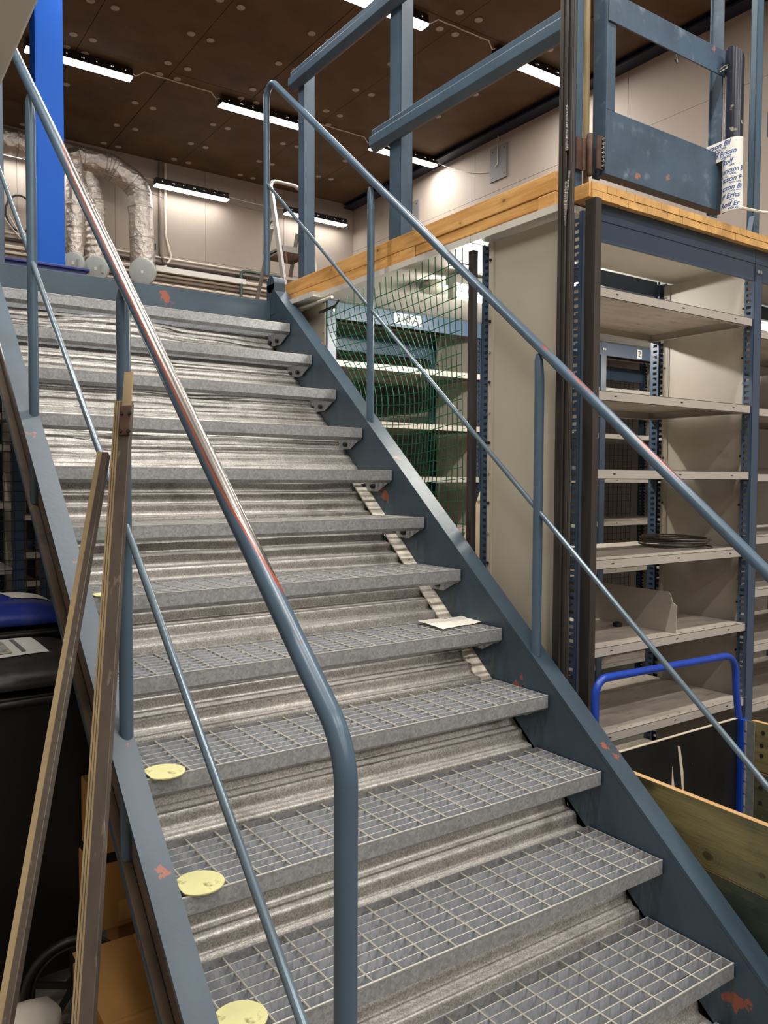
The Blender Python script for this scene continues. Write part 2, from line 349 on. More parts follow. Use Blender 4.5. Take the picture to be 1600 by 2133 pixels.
wall('wall_left', XL, 'L', YF, YB, [YF, -9, -5, -1, 3, 6.5, YB], zc)
wall('wall_front', YF, 'F', XL, XR, [XL, -3, -.5, 2, XR], zc)
ce = struct(MB().box(XL, XR, YF, YB, ZC + .02, ZC + .3).build('ceiling', M['ceilback']))
xj = [XL + 0.0] + [1.10 + .95 * k for k in range(-6, 5)] ; xj = [x for x in xj if x < XR - .2] + [XR]
yj = [YF, -9.6, -7.1, -4.65, -2.2, .15, 2.6, 5.05, 7.50, YB]
for i in range(len(xj) - 1):
    for j in range(len(yj) - 1):
        d = random.uniform(0, .004)
        MB().box(xj[i] + .003, xj[i + 1] - .003, yj[j] + .003, yj[j + 1] - .003, ZC + d, ZC + .02).build('ceiling_board', M['ceil'], ce)
ws = MB().tube([(0, 0, -.006), (0, 0, .0)], [.036, .040], 14); ws.tube([(0, 0, -.009), (0, 0, -.006)], .009, 8)
w0 = ws.build('washer', M['washer'], ce, loc=(0, 0, 0)); first = True
for x in xj[4:-1]:
    for (y0, offs) in ((2.6, (.15, .95, 1.62, 2.28)), (5.05, (.15, .95, 1.63, 2.29)), (7.5, (.12, .93, 1.63, 2.26))):
        for o_ in offs:
            for sx in (-.10, .10):
                p = (x + sx + random.uniform(-.015, .015), y0 + o_ + random.uniform(-.02, .02), ZC)
                if first: w0.location = Vector(p) - wl(ce); WLOC[w0.name] = Vector(p); first = False
                else: inst(w0, p, ce)
tr = struct(MB().box(XR - .18, XR - .005, YF + .05, YB - .01, ZC - .07, ZC - .05).box(XR - .10, XR - .085, YF + .05, YB - .01, ZC - .05, ZC - .01).box(XR - .18, XR - .005, YF + .05, YB - .01, ZC - .012, ZC - .002).build('trim_1', M['navy']))

# ------------------------------------------------------------------ luminaires
lamp_proto = None
def luminaire(cx, cy, zb, label, watts, col=LAMP_COL, group='ceiling luminaires', L=1.04, bare=False):
    """linear fitting: black housing with lit vent holes, white diffuser, and its own light"""
    t = thing('ceiling_lamp', label, 'lamp', (cx, cy, zb), group)
    h = L / 2; yb = cy; z0 = zb
    if bare:
        MB().box(cx - h, cx + h, yb - .035, yb + .035, z0 + .075, z0 + .115).build('lamp_housing', M['label'], t)
        for sx in (-1, 1): MB().box(cx + sx * (h - .012) - .012, cx + sx * (h - .012) + .012, yb - .018, yb + .018, z0 + .010, z0 + .075).build('lamp_holder', M['label'], t)
        MB().tube([(cx - h + .024, yb, z0 + .03), (cx + h - .024, yb, z0 + .03)], .016, 14).build('lamp_tube', emis('bare lamp tube', col + (1,), watts / (PI * 2 * PI * .016 * L)), t, smooth=True)
        return t
    hb = MB().prism([(yb - .060, z0 + .016), (yb + .060, z0 + .016), (yb + .050, z0 + .10), (yb - .050, z0 + .10)], 'x', cx - h, cx + h)
    hb.build('lamp_housing', M['lampbody'], t)
    MB().prism([(yb - .056, z0), (yb + .056, z0), (yb + .0605, z0 + .018), (yb - .0605, z0 + .018)], 'x', cx - h, cx + h).build('diffuser', M['lampglow'], t)
    MB().box(cx - h + .03, cx + h - .03, yb - .014, yb + .014, z0 - .003, z0 + .001).build('lamp_tube', M['tubeglow'], t)
    v = MB()
    for k in range(7):
        x = cx - h + .08 + k * (L - .16) / 6
        v.box(x, x + .010, yb - .0560, yb - .046, z0 + .056, z0 + .065)
        if k % 2: v.box(x + .02, x + .030, yb - .0560, yb - .046, z0 + .056, z0 + .065)
    v.build('vent_hole', M['hole'], t)['kind'] = 'stuff'
    for sx in (-1, 1): MB().box(cx + sx * h * .8 - .008, cx + sx * h * .8 + .008, yb - .006, yb + .006, z0 + .10, z0 + .115).build('hanger', M['zincbolt'], t)
    if bare: return t
    ld = bpy.data.lights.new('lamp_light', 'AREA'); ld.shape = 'RECTANGLE'; ld.size = L - .02; ld.size_y = .10; ld.energy = watts; ld.color = col[:3]
    lo = bpy.data.objects.new('lamp_light', ld); COL.objects.link(lo); lo.parent = t; lo.location = (0, 0, -.005)
    return t
zl = ZC - .115
cr = {7.68: 'row nearest the back wall', 5.12: 'second row from the back wall', 2.5: 'third row, above the stair', -.1: 'fourth row, above the stair foot', -2.7: 'fifth row, behind the viewer', -5.3: 'sixth row, added unseen behind the viewer', -7.9: 'seventh row, added unseen behind the viewer', -10.5: 'last row, added unseen behind the viewer'}
pos = {7.68: [(.20, 'left lamp, beside the blue column'), (2.24, 'middle lamp, behind the looped handrail end'), (4.28, 'right lamp, beside the grey wall plate')],
       5.12: [(.1, 'left lamp, above the blue column'), (2.14, 'lamp behind the tall guard post'), (4.06, 'lamp beside the steel mast')],
       2.5: [(-2.0, 'left lamp'), (.1, 'middle lamp'), (2.14, 'right lamp')],
       -.1: [(-2.6, 'left lamp'), (-.6, 'middle lamp'), (1.6, 'right lamp')],
       -2.7: [(-2.6, 'left lamp'), (0., 'middle lamp'), (2.4, 'right lamp')],
       -5.3: [(-3.0, 'left lamp'), (-.4, 'middle lamp'), (2.2, 'right lamp')],  # this row and those after it: unseen lamps added to light the treads
       -7.9: [(-3.0, 'left lamp'), (-.4, 'middle lamp'), (2.2, 'right lamp')],
       -10.5: [(-3.0, 'left lamp'), (-.4, 'middle lamp'), (2.2, 'right lamp')]}
for y, L_ in pos.items():
    for x, d in L_: luminaire(x, y, zl, 'linear luminaire, %s, %s' % (cr[y], d), LAMP_W * {7.68: .75, 5.12: .75, 2.5: 1.4, -.1: 1.7, -2.7: 1.35}.get(y, 1.1))
for x, d in ((.14, 'partly hidden by the foil duct and left post'), (2.19, 'right of the foil duct bend'), (4.14, 'behind the stepladder')):
    luminaire(x, 9.74, 5.59, 'linear luminaire before the back wall, ' + d, WALL_W, group='wall luminaires')
for x, y, d, k in ((.86, 1.88, 'beside the round beige disc', 1), (2.9, 1.9, 'further along the aisle', .35), (-1.9, 4.55, 'behind the left net', .35)):
    luminaire(x, y, 2.498, 'linear luminaire under the deck, ' + d, AISLE_W * k, AISLE_COL, 'luminaires under the deck', bare=True)
def cable(name, label, pts, r, m, cat='cable', group=None):
    return tag(MB().tube(pts, r, 6).build(name, m, smooth=True), label, cat, group)
def sag(a, b, d, n=8, wob=.0):
    a = Vector(a); b = Vector(b)
    return [a.lerp(b, i / n) + Vector((0, random.uniform(-wob, wob), -d * 4 * (i / n) * (1 - i / n))) for i in range(n + 1)]
zcab = ZC - .012
def lampcable(x0, x1, y, label):
    pts = [Vector((x0, y, zl + .075)), Vector((x0 + .05, y, zl + .06)), Vector((x0 + .12, y - .04, zcab))] + [Vector((x0 + .12 + (x1 - x0 - .24) * k / 6, y - .04, zcab - (.004 if k % 2 else 0))) for k in range(1, 6)] + [Vector((x1 - .12, y - .04, zcab)), Vector((x1 - .04, y, zl + .06)), Vector((x1, y, zl + .08))]
    cable('lamp_cable', label, pts, .006, M['cable'], group='cables between ceiling luminaires')
lampcable(.725, 1.715, 7.68, 'pale cable on the ceiling from the lamp at the blue column to the next')
lampcable(2.765, 3.755, 7.68, 'pale cable on the ceiling leading to the lamp by the grey wall plate')
lampcable(2.665, 3.535, 5.12, 'pale cable on the ceiling between the two brightest lamps')
cable('lamp_cable', 'thin pale cable sagging from the right ceiling lamp to the right wall', sag((4.80, 7.68, zl + .07), (4.9, 6.75, 5.55), .05), .005, M['cable'])
cable('lamp_cable', 'thin pale cable strung between the two back wall luminaires', sag((2.72, 9.74, 5.66), (3.61, 9.74, 5.66), .02), .004, M['cable'])
cable('lamp_cable', 'thin pale cable from the foil duct to the first back wall luminaire', sag((.67, 9.55, 5.72), (1.66, 9.74, 5.66), .015), .004, M['cable'])
# ------------------------------------------------------------------ staircase
RISE, GO, WD, DEP = .19193, .23159, 1.375, .2809
K = RISE / GO; ang = math.atan(K); cs = math.cos(ang); sn = math.sin(ang)
st = thing('staircase', 'blue grey steel staircase with galvanised grating treads and tube railings', 'stairs', (-.69, 1.5, 0))
YE = 13 * GO + .045
def stringer(xw, out, fw_top, fw_bot, lo, hi):
    b = MB(); xi = xw; xo = xw + out * .009
    top = lambda y: K * y + hi
    bot = lambda y: K * y + lo
    yb0 = -hi / K; yb1 = -lo / K
    poly = [(yb0 - .0, 0.001), (yb1, 0.001), (YE, bot(YE)), (YE, top(YE) - .013 / cs)]
    poly[0] = (-(hi - .013 / cs) / K, .001)
    b.prism(poly, 'x', min(xi, xo), max(xi, xo))
    t = .012 / cs
    xt = xw + out * fw_top; xb = xw + out * fw_bot
    b.prism([(yb0, .001), (yb0 + .012 / sn, .001), (YE, top(YE) - t), (YE, top(YE)), (YE - .02, top(YE - .02))], 'x', min(xi, xt), max(xi, xt))
    b.prism([(yb1 - .012 / sn, .001), (yb1, .001), (YE, bot(YE)), (YE, bot(YE) + t)], 'x', min(xi, xb), max(xi, xb))
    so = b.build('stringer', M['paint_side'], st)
    xp = xo + out * .0015
    q = [(-(hi - .03) / K, .002), (-(lo + .03) / K, .002), (YE - .01, bot(YE - .01) + .03), (YE - .01, top(YE - .01) - .03)]
    MB().prism(q, 'x', min(xo, xp), max(xo, xp)).build('primer_shade_face', M['brown_primer_shade'], so)
    if fw_bot < .045: MB().prism([(yb1 - .0125 / sn - .004 / K, .002), (yb1 - .0125 / sn, .002), (YE - .002, bot(YE - .002) + t + .001), (YE - .002, bot(YE - .002) + t + .004)], 'x', min(xp, xb - out * .003), max(xp, xb - out * .003)).build('primer_shade_face', M['brown_primer_shade'], so)  # brown plate paints the shade inside the narrow bottom flange
    return so
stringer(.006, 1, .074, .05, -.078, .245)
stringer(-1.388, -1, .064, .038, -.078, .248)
# rounded end lug at the top of each stringer
for x0, x1 in ((.004, .070), (-1.452, -1.386)):
    b = MB(); zt = K * YE + .245
    b.tube([(x0, YE - .045, zt - .035), (x1, YE - .045, zt - .035)], .045, 16)
    b.prism([(YE - .09, zt - .2), (YE, zt - .2), (YE, zt - .035), (YE - .09, zt - .035)], 'x', x0, x1)
    b.build('end_lug', M['paint_side'], st, smooth=True)
# landing beam: channel along x
b = MB(); yl = 13 * GO
b.box(-1.386, .004, yl, yl + .008, 2.546, 2.653).box(-1.386, .004, yl + .008, yl + .05, 2.645, 2.653).box(-1.386, .004, yl + .008, yl + .05, 2.546, 2.554)
b.build('landing_beam', M['paint_side'], st, bevel=.002)
# treads
def tread_frame(parent, x0):
    b = MB(); n = .003
    prof = [(0, 0), (0, -.042), (.016, -.054), (.030, -.054), (.030, -.050), (.018, -.050), (n + .001, -.040), (n, -.0)]
    b.prism([(x0[1] + y, x0[2] + z) for y, z in prof], 'x', x0[0] - WD, x0[0])
    X, Y, Z = x0
    b.box(X - WD, X, Y + DEP - .004, Y + DEP, Z - .034, Z)
    for xa in (X - .004, X - WD):
        b.prism([(Y + .003, Z), (Y + DEP - .004, Z), (Y + DEP - .004, Z - .045), (Y + DEP - .05, Z - .092), (Y + .10, Z - .092), (Y + .03, Z - .056), (Y + .003, Z - .040)], 'x', xa, xa + .004)
    b.cur = 1
    b.box(X - WD, X, Y - .0006, Y + n + .0006, Z - .001, Z + .0012)
    b.cur = 2
    for yy in (.13, .21):
        for xa, sx in ((X - .004, -1), (X - WD + .004, 1)):
            b.tube([(xa, Y + yy, Z - .07), (xa + sx * .014, Y + yy, Z - .07)], .011, 6)
    return b.build('tread', [M['galv'], M['lip'], M['bolt']], parent, loc=x0)
bar0 = rod0 = None; tr0 = None
for i in range(13):
    o3 = Vector((0, i * GO, (i + 1) * RISE))
    if tr0 is None: t = tr0 = tread_frame(st, o3)
    else: t = inst(tr0, o3, st)
    for k in range(1, 8):
        p = o3 + Vector((0, k * .0345, 0))
        if bar0 is None:
            bb = MB().box(-WD + .004, -.004, p.y - .00125, p.y + .00125, p.z - .030, p.z); bb.cur = 1
            bb.box(-WD + .004, -.004, p.y - .0013, p.y + .0013, p.z - .0005, p.z + .0006)
            bar0 = bb.build('bearing_bar', [M['galvbar'], M['lip']], t, loc=p)
        else: inst(bar0, p, t)
    for k in range(17):
        p = o3 + Vector((-.061 - .08 * k, 0, 0))
        if rod0 is None: rod0 = MB().tube([(p.x, p.y + .003, p.z - .001), (p.x, p.y + DEP - .004, p.z - .001)], .0026, 6).build('cross_rod', M['rod'], t, loc=p, smooth=True)
        else: inst(rod0, p, t)
# corrugated soffit sheets under the treads
def soffit(name, y0, y1, x0, x1, off, dents, lift, seed, fine=False):
    rnd = random.Random(seed); ln = (y1 - y0) / cs
    blobs = [(rnd.uniform(x0, x1), rnd.uniform(0, ln), rnd.uniform(.10, .28), rnd.uniform(.05, .14), rnd.uniform(-1, 1)) for _ in range(18)]
    P = .066
    def fn(u, v):
        x = x0 + (x1 - x0) * u; s = v * ln; h = 0; ph = 0
        for (bx, bs, rx, rs, a) in blobs:
            q = ((x - bx) / rx) ** 2 + ((s - bs) / rs) ** 2
            if q < 4: g = max(0, 1 - math.sqrt(q) / 2); h += a * g * dents; ph += a * g * dents * 60 * P * .35
        t = ((s + ph) / P) % 1.0
        tri = 0 if t < .04 else ((t - .04) / .34 if t < .38 else (1 if t < .46 else (1 - (t - .46) / .54)))
        if fine: tri = 1 - max(0, 1 - abs(t - .5) / .13) + .35 * max(0, 1 - abs(t - .85) / .08)
        z = (.012 if fine else .0215) * tri + h + lift * (1 - v) ** 2
        y = y0 + s * cs; 
        return (x, y - z * sn, K * y + off + z * cs)
    b = MB().grid(fn, 60, int(ln / P * 14))
    o = b.build(name, M['sheet'], st, smooth=True, solid=.0012, angle=180); return o
soffit('soffit_sheet', -.12, 1.22, -1.38, .005, -.095, .0012, .0, 3)
soffit('soffit_sheet', 1.115, 2.20, -1.38, -.055, -.088, .005, .026, 5)
soffit('soffit_sheet', 2.115, 3.16, -1.38, .004, -.072, .018, .024, 11, True)
b = MB().prism([(1.10, K * 1.10 - .054), (1.10, K * 1.10 - .046), (2.08, K * 2.08 - .046), (2.08, K * 2.08 - .054)], 'x', -.058, .005)
b.build('edge_strip', M['sheetedge'], st)  # pale strip with dark specks along the middle sheet's right edge
# railings
def railing(x, zoff, mzoff, posts, mat_rail, lowend):
    rl = MB(); root = bpy.data.objects.new('railing', None); COL.objects.link(root); root.parent = st
    base = Vector((x, 1.5, 0)); root.location = base - wl(st); WLOC[root.name] = base; root.empty_display_size = .05
    zl_ = lambda y: K * y + zoff
    ytop, ybot = 3.107, -.03
    pts = [(x, ytop, K * ytop + .24), (x, ytop, zl_(ytop) + .03), (x, ybot, zl_(ybot)), (x, ybot, K * ybot + .245)]
    MB().tube(fillet(pts, [.06, .13], 12), .0172, 20).build('handrail', mat_rail, root, smooth=True)
    for y in posts:
        zt = zl_(y) - .016; z0 = K * y + .245
        b = MB().tube([(x, y, z0 - .31 if lowend else z0 - .01), (x, y, zt - .09), (x, y + .004, zt - .02), (x, y + .006, zt + .004)], [.0168, .0168, .0150, .0090], 18)
        b.build('post', M['railpaint'], root, smooth=True)
    ys = sorted(posts + [ytop, ybot])
    for a, c in zip(ys[:-1], ys[1:]):
        MB().tube([(x, a, K * a + mzoff), (x, c, K * c + mzoff)], .0088, 12).build('mid_rail', M['midrail'], root, smooth=True)
railing(.030, 1.295, .744, [1.014, 2.066], M['rail_right'], False)
railing(-1.404, 1.338, .766, [.985, 2.008], M['rail_left'], True)

# ------------------------------------------------------------------ things lying on the treads
def disc(i, x, y, r, label, part=1.0):
    z = (i + 1) * RISE + .0028
    vs = [(x + r * math.cos(a * PI / 16), y + r * math.sin(a * PI / 16)) for a in range(32)]
    vs = [(max(px_, -1.366), py_) for px_, py_ in vs]
    o = MB().prism(vs, 'z', z, z + .003).build('marker_disc', M['yellow'])
    return tag(o, label, 'disc', 'pale yellow discs on the treads')
disc(4, -1.325, .946, .052, 'pale yellow round disc on the tread beside the second railing post foot')
disc(3, -1.318, .733, .056, 'pale yellow round disc on a tread, its middle scuffed brown')
disc(2, -1.318, .515, .056, 'pale yellow disc cut by the lower picture edge')
disc(6, -1.325, 1.415, .045, 'pale yellow disc mostly hidden behind the leaning profiles')
def pap(u, v):
    x = -.20 + .215 * u; y = 1.245 + .15 * v + .03 * u * (1 - v)
    return (x, y, 6 * RISE + .004 + .006 * abs(math.sin(3 * u + 1.3)) * v + .004 * random.random())
random.seed(3)
tag(MB().grid(pap, 8, 6).build('paper_sheet', M['paper'], solid=.0008), 'creased white paper sheet lying on the right end of a tread', 'paper')
# ------------------------------------------------------------------ shelving racks
UPR = {}; SHM = {}
def upright(parent, x, y, z1, facing, wx=.055, wy=.045):
    """U section: plain face and two perforated sides; facing -1: face at y, sides run to +y"""
    key = (z1, facing, wx, wy); p = Vector((x, y, 0))
    if key in UPR: return inst(UPR[key], p, parent)
    b = MB(); d = -facing; t = .0025
    b.box(x, x + wx, min(y, y + d * t), max(y, y + d * t), .002, z1)
    for xx in (x, x + wx - t):
        ya = y + d * .004; yb = y + d * wy
        h0 = y + d * (wy * .34); h1 = y + d * (wy * .80)
        b.box(xx, xx + t, min(y, h0), max(y, h0), .002, z1); b.box(xx, xx + t, min(h1, yb), max(h1, yb), .002, z1)
        k = 0; z = .03
        while z < z1 - .02:
            hh = .0135
            b.box(xx, xx + t, min(h0, h1), max(h0, h1), z, z + hh)
            if k % 4 == 3: b.box(xx, xx + t, min(h0, (h0 + h1) / 2), max(h0, (h0 + h1) / 2), z + hh, z + hh + .006)
            z += .0255; k += 1
    o = b.build('upright', M['rackblue'], parent, loc=p); UPR[key] = o; return o
def shelf(parent, x0, x1, y0, y1, z, m='shelf'):
    key = (round(x1 - x0, 3), round(y1 - y0, 3), m); p = Vector((x0, y0, z))
    if key in SHM: return inst(SHM[key], p, parent)
    b = MB(); h = .034; t = .0018
    b.cur = 1; b.box(x0, x1, y0, y1, z - t, z); b.cur = 0
    b.box(x0, x1, y0, y0 + t, z - h, z + .0004).box(x0, x1, y1 - t, y1, z - h, z + .0004)
    b.box(x0, x0 + t, y0, y1, z - h, z).box(x1 - t, x1, y0, y1, z - h, z)
    b.box(x0, x1, y0, y0 + .022, z - h, z - h + t).box(x0, x1, y1 - .022, y1, z - h, z - h + t)
    b.box(x0, x0 + .022, y0, y1, z - h, z - h + t).box(x1 - .022, x1, y0, y1, z - h, z - h + t)
    b.cur = 2; L = x1 - x0
    for k in (.13, .52, .87): b.box(x0 + L * k, x0 + L * k + .014, y0 - .0006, y0 + .001, z - .018, z - .014)
    for k in range(13):
        xx = x0 + L * (k + .6) / 13.2
        b.box(xx, xx + .009, y0 + .018, y0 + .021, z - .001, z + .0005); b.box(xx, xx + .009, y1 - .021, y1 - .018, z - .001, z + .0005)
        b.box(xx, xx + .009, y0 + .011, y0 + .014, z - h - .0005, z - h + .001)
    o = b.build('shelf', [M['shelf'], M['shelfdirty'], M['slot']], parent, loc=p); SHM[key] = o; return o
def gable(parent, x, y0, y1, z0, z1, m='creampanel', bolts=True):
    b = MB(); b.box(x - .001, x + .001, y0, y1, z0, z1)
    for ya in (y0, y1 - .026): b.box(x - .006, x + .006, ya, ya + .026, z0, z1)
    b.box(x - .0045, x + .0045, y0 + .026, y0 + .031, z0, z1); b.box(x - .0045, x + .0045, y1 - .031, y1 - .026, z0, z1)
    b.build('side_panel', M[m], parent)
    if bolts:
        q = MB(); z = z0 + .12; k = 0
        while z < z1 - .04:
            for ya in (y0 + .011, y1 - .011):
                q.cur = k % 2; q.tube([(x - .010, ya, z), (x - .005, ya, z)], .0045, 8)
            z += .105; k += 1
        q.build('panel_bolts', [M['zincbolt'], M['slot']], parent)['kind'] = 'stuff'
def rack(label, x0, bays, y0, y1, levels, pitch=1.06, ztop=2.616, beam_front=True, gables=(), uw=.055, back_beam=True):
    t = thing('shelving_unit', label, 'shelving', (x0, y0, 0), 'shelving under the deck')
    for k in range(bays + 1):
        x = x0 + k * pitch
        upright(t, x, y0, ztop, -1); upright(t, x, y1, ztop, 1)
        if k in gables or k == bays: gable(t, x + uw * .55, y0 + .052, y1 - .052, .1, ztop - .02)
    for k in range(bays):
        xa = x0 + k * pitch + uw - .006; xb = x0 + (k + 1) * pitch + .006
        lv = levels[k] if isinstance(levels[0], (list, tuple)) else levels
        for z in lv: shelf(t, xa + .008, xb - .008, y0 + .006, y1 - .006, z)
        if beam_front:
            MB().box(xa + .006, xb - .006, y0 + .001, y0 + .010, ztop - .09, ztop - .004).box(xa + .006, xb - .006, y0 + .01, y0 + .03, ztop - .012, ztop - .004).build('top_beam', M['rackblue'], t, bevel=.002)
            if beam_front == 2: MB().box(xa + (.006 if k == 0 else -.052), xb - .006, y0 - .002, y0 + .004, 2.598, 2.672).build('top_beam', M['rackblue'], t)
            for xx in (xa - .012, xb + .012): MB().tube([(xx, y0 - .006, ztop - .05), (xx, y0 + .0, ztop - .05)], .008, 8).build('beam_bolt', M['zincbolt'], t, smooth=True)
        if back_beam: MB().box(xa + .006, xb - .006, y1 - .03, y1 - .004, ztop - (.068 if beam_front == 2 else .16), ztop - (.0 if beam_front == 2 else .06)).build('back_beam', M['rackblue'], t)
    return t
near_levels = [[.11, .45, .76, 1.083, 1.402, 1.728, 2.008, 2.372], [.11, .45, .72, .98, 1.22, 1.45, 1.72, 2.0, 2.33]]
nr = rack('near shelving run with beige end gable and two open bays beside the stair', .158, 2, .945, 1.46, near_levels, beam_front=2, gables=(1,))
# the full end gable towards the stair
b = MB(); b.box(.150, .152, .982, 1.402, .02, 2.612).box(.142, .157, 1.378, 1.402, .02, 2.612).box(.142, .157, .982, 1.004, .02, 2.612)
b.build('end_gable', M['panel'], nr)
q = MB(); z = .3; k = 0
while z < 2.55:
    for yy in (.990, 1.392): q.cur = k % 2; q.tube([(.1365, yy, z), (.143, yy, z)], .006, 8)
    z += .118; k += 1
q.build('panel_bolts', [M['zincbolt'], M['slot']], nr)['kind'] = 'stuff'
r2 = rack('shelving run across the aisle, lettered sign on its first top beam, behind the green net', .150, 3, 2.65, 3.16, [.11, .43, .76, 1.085, 1.41, 1.705, 2.005, 2.315], gables=())
gable(r2, .146, 2.66, 3.15, .02, 2.6, 'panel')
for k in (1, 2): gable(r2, .150 + 1.06 * k + .03, 2.70, 3.11, .1, 2.6)
def sign(parent, body, x, y, z, size, wdt, hgt):
    MB().box(x - wdt / 2, x + wdt / 2, y - .0015, y, z - hgt / 2, z + hgt / 2).build('sign_plate', M['label'], parent)
    vs, fs = text_mesh(body, size, 0, .0004, .0006)
    MB().add([(x + v.x, y - .0018 - v.z, z + v.y) for v in vs], fs).build('sign_writing', M['ink'], parent)
sign(r2, '210 A', .665, 2.649, 2.572, .062, .19, .058)
sign(r2, '2', 2.665, 2.649, 2.565, .062, .05, .06)
LZ = 2.616
lr = rack('shelving run seen left of the stair behind the black net', -3.45, 2, 3.55, 4.02, [.11, .45, .80, 1.05, 1.22, 1.56, 1.86, 2.02], pitch=1.12, ztop=LZ)
lr2 = rack('second shelving run further left behind, seen between the shelves of the first', -3.0, 3, 5.1, 5.6, [.2, .62, .95, 1.15, 1.42, 1.66, 1.98, 2.25], pitch=1.12, ztop=LZ)
# ------------------------------------------------------------------ mezzanine deck
dk = thing('mezzanine_deck', 'wooden mezzanine deck with pine edge beam above the shelving', 'deck', (.16, .93, 2.62))
DZ = 2.706
MB().box(.17, 4.86, .99, 3.055, 2.652, DZ).build('deck_panel', M['wood_core'], dk)
MB().box(-5.2, 4.86, yl + .062, 9.6, 2.633, 2.650).build('deck_panel', M['wood_core'], dk)
for (xa, xb, ya, yb_) in ((.105, 4.86, .99, 1.47), (.105, 4.86, 1.475, 2.64), (.06, 4.86, 2.645, 3.05)):
    MB().box(xa, xb, ya, yb_, 2.622, 2.648).build('underside_sheet', M['white'], dk)
MB().box(-5.2, 4.86, 3.18, 9.6, 2.620, 2.631).build('underside_sheet', M['white'], dk)
rnd = random.Random(4)
for row, (z0, z1, sh) in enumerate(((2.652, 2.6775, .0), (2.680, 2.7055, .026))):
    x = .162 + (0 if row else .0)
    first_w = .052 if row == 0 else .078
    while x < 2.35:
        wdt = first_w if x < .17 else rnd.uniform(.043, .060); first_w = .05
        MB().box(x + .0007, x + wdt - .0007, .908 + rnd.uniform(-.0015, .0015), .933, z0, z1).build('wood_block', M['wood_end'], dk)
        x += wdt
MB().box(.155, .172, .915, 1.0, 2.654, 2.704).build('end_board', M['wood_y'], dk, bevel=.002)
MB().box(.118, .168, 1.035, 3.085, 2.703, 2.770).build('edge_beam', M['wood_y'], dk, bevel=.002)
MB().box(.119, .168, 1.86, 3.075, 2.648, 2.702).build('edge_lamella', M['wood_y'], dk, bevel=.002)
MB().box(.123, .168, 1.122, 1.855, 2.662, 2.702).build('edge_lamella', M['wood_y'], dk, bevel=.002)
MB().box(.117, .168, 1.035, 1.12, 2.650, 2.700).build('edge_lamella', M['wood_y'], dk, bevel=.004)
# pipes hung under the deck edge and white conduit beside the second rack
tag(MB().tube([(.10, 2.52, 2.60), (.10, 2.95, 2.597), (.10, 3.04, 2.592)], .008, 8).build('conduit', M['cable'], smooth=True), 'cream conduit below the pine edge beam near the stair head', 'pipe')
# ------------------------------------------------------------------ steel mast, guard rails and gate on the deck
b = MB()
b.box(.088, .100, .930, .995, .002, 5.2)          # face towards the stair
b.box(.081, .088, .952, .960, .002, 5.2)
b.box(.083, .088, .932, .944, .002, 5.2)
b.box(.083, .088, .975, .990, 2.05, 5.2)
ms = tag(b.build('steel_mast', M['rawsteel'], bevel=.002), 'dark bare steel lift mast standing in front of the beige gable', 'mast')
for pts_, rr_ in (([(.081, .952, 2.70), (.077, .950, 2.63), (.081, .953, 2.55)], [.004, .007, .003]), ([(.082, .938, 2.73), (.079, .944, 2.66), (.081, .95, 2.60)], .004), ([(.080, .950, 2.95), (.081, .950, 2.80)], [.004, .006])): MB().tube(pts_, rr_, 8).build('weld_bead', M['weld'], ms, smooth=True)
an = MB().box(.154, .184, .884, .889, .002, 2.645).box(.154, .159, .889, .93, .002, 2.645)
tag(an.build('corner_angle', M['rawsteel'], bevel=.001), 'dark steel corner angle screwed upright before the near rack post', 'angle')
an = MB().box(.130, .134, 1.482, 1.512, .002, 2.60).box(.134, .155, 1.482, 1.486, .002, 2.60)
tag(an.build('corner_angle', M['rawsteel'], bevel=.001), 'dark steel angle along the right border of the green net', 'angle')
def rackbeam(name, label, ax, a0, a1, fix, z, sgn):
    pr = [(0, 0), (.018, -.004), (.045, .020), (.045, .060), (.030, .072), (.030, .098), (0, .104)]
    if ax == 'y': b = MB().prism([(fix + sgn * p, z + q) for p, q in pr], 'y', a0, a1)
    else: b = MB().prism([(fix + sgn * p, z + q) for p, q in pr], 'x', a0, a1)
    o = b.build(name, M['paint'], bevel=.002); return tag(o, label, 'beam', 'guard rail beams on the deck')
def guardpost(x0, x1, y0, y1, z1, label, z0=DZ + .001):
    b = MB(); t = .005
    b.box(x0, x0 + t, y0, y1, z0, z1).box(x0, x1, y0, y0 + t, z0, z1).box(x0, x1, y1 - t, y1, z0, z1).box(x1 - t, x1, y0, y1, z0, z1)
    return tag(b.build('guard_post', M['paint'], bevel=.002), label, 'post', 'guard rail posts on the deck')
guardpost(.205, .275, 3.00, 3.065, 3.965, 'blue grey steel guard post nearest the stair head')
guardpost(.205, .275, 2.085, 2.175, 4.40, 'tall blue grey guard post halfway along the pine beam')
guardpost(.178, .216, 1.002, 1.034, 4.40, 'blue grey gate post behind the bare steel mast')
guardpost(1.228, 1.275, .965, .995, 4.40, 'blue grey guard post right of the gate and sticker tube')
rackbeam('guard_beam', 'upper guard beam from the stair head post rising out of the picture', 'y', 1.10, 3.10, .203, 3.855, -1)
rackbeam('guard_beam', 'lower guard beam between the tall post and the steel mast', 'y', 1.06, 2.28, .203, 3.255, -1)
rackbeam('guard_beam', 'guard beam end at the right frame edge, upper of two', 'x', 1.292, 2.5, .952, 3.14, -1)
rackbeam('guard_beam', 'guard beam end at the right frame edge, lower of two', 'x', 1.292, 2.5, .90, 2.665, -1)
gt = thing('gate', 'blue grey steel gate with kick panel hung above the near rack', 'gate', (.26, .94, 2.76))
MB().box(.270, .985, .940, .945, 2.762, 2.985).box(.270, .985, .945, .985, 2.762, 2.767).build('kick_panel', M['gate'], gt, bevel=.001)
MB().box(.264, .269, .940, 1.0, 2.762, 4.3).box(.268, .310, .940, .945, 2.986, 4.3).box(.268, .30, .994, 1.0, 2.762, 4.3).build('stile', M['gate'], gt, bevel=.001)
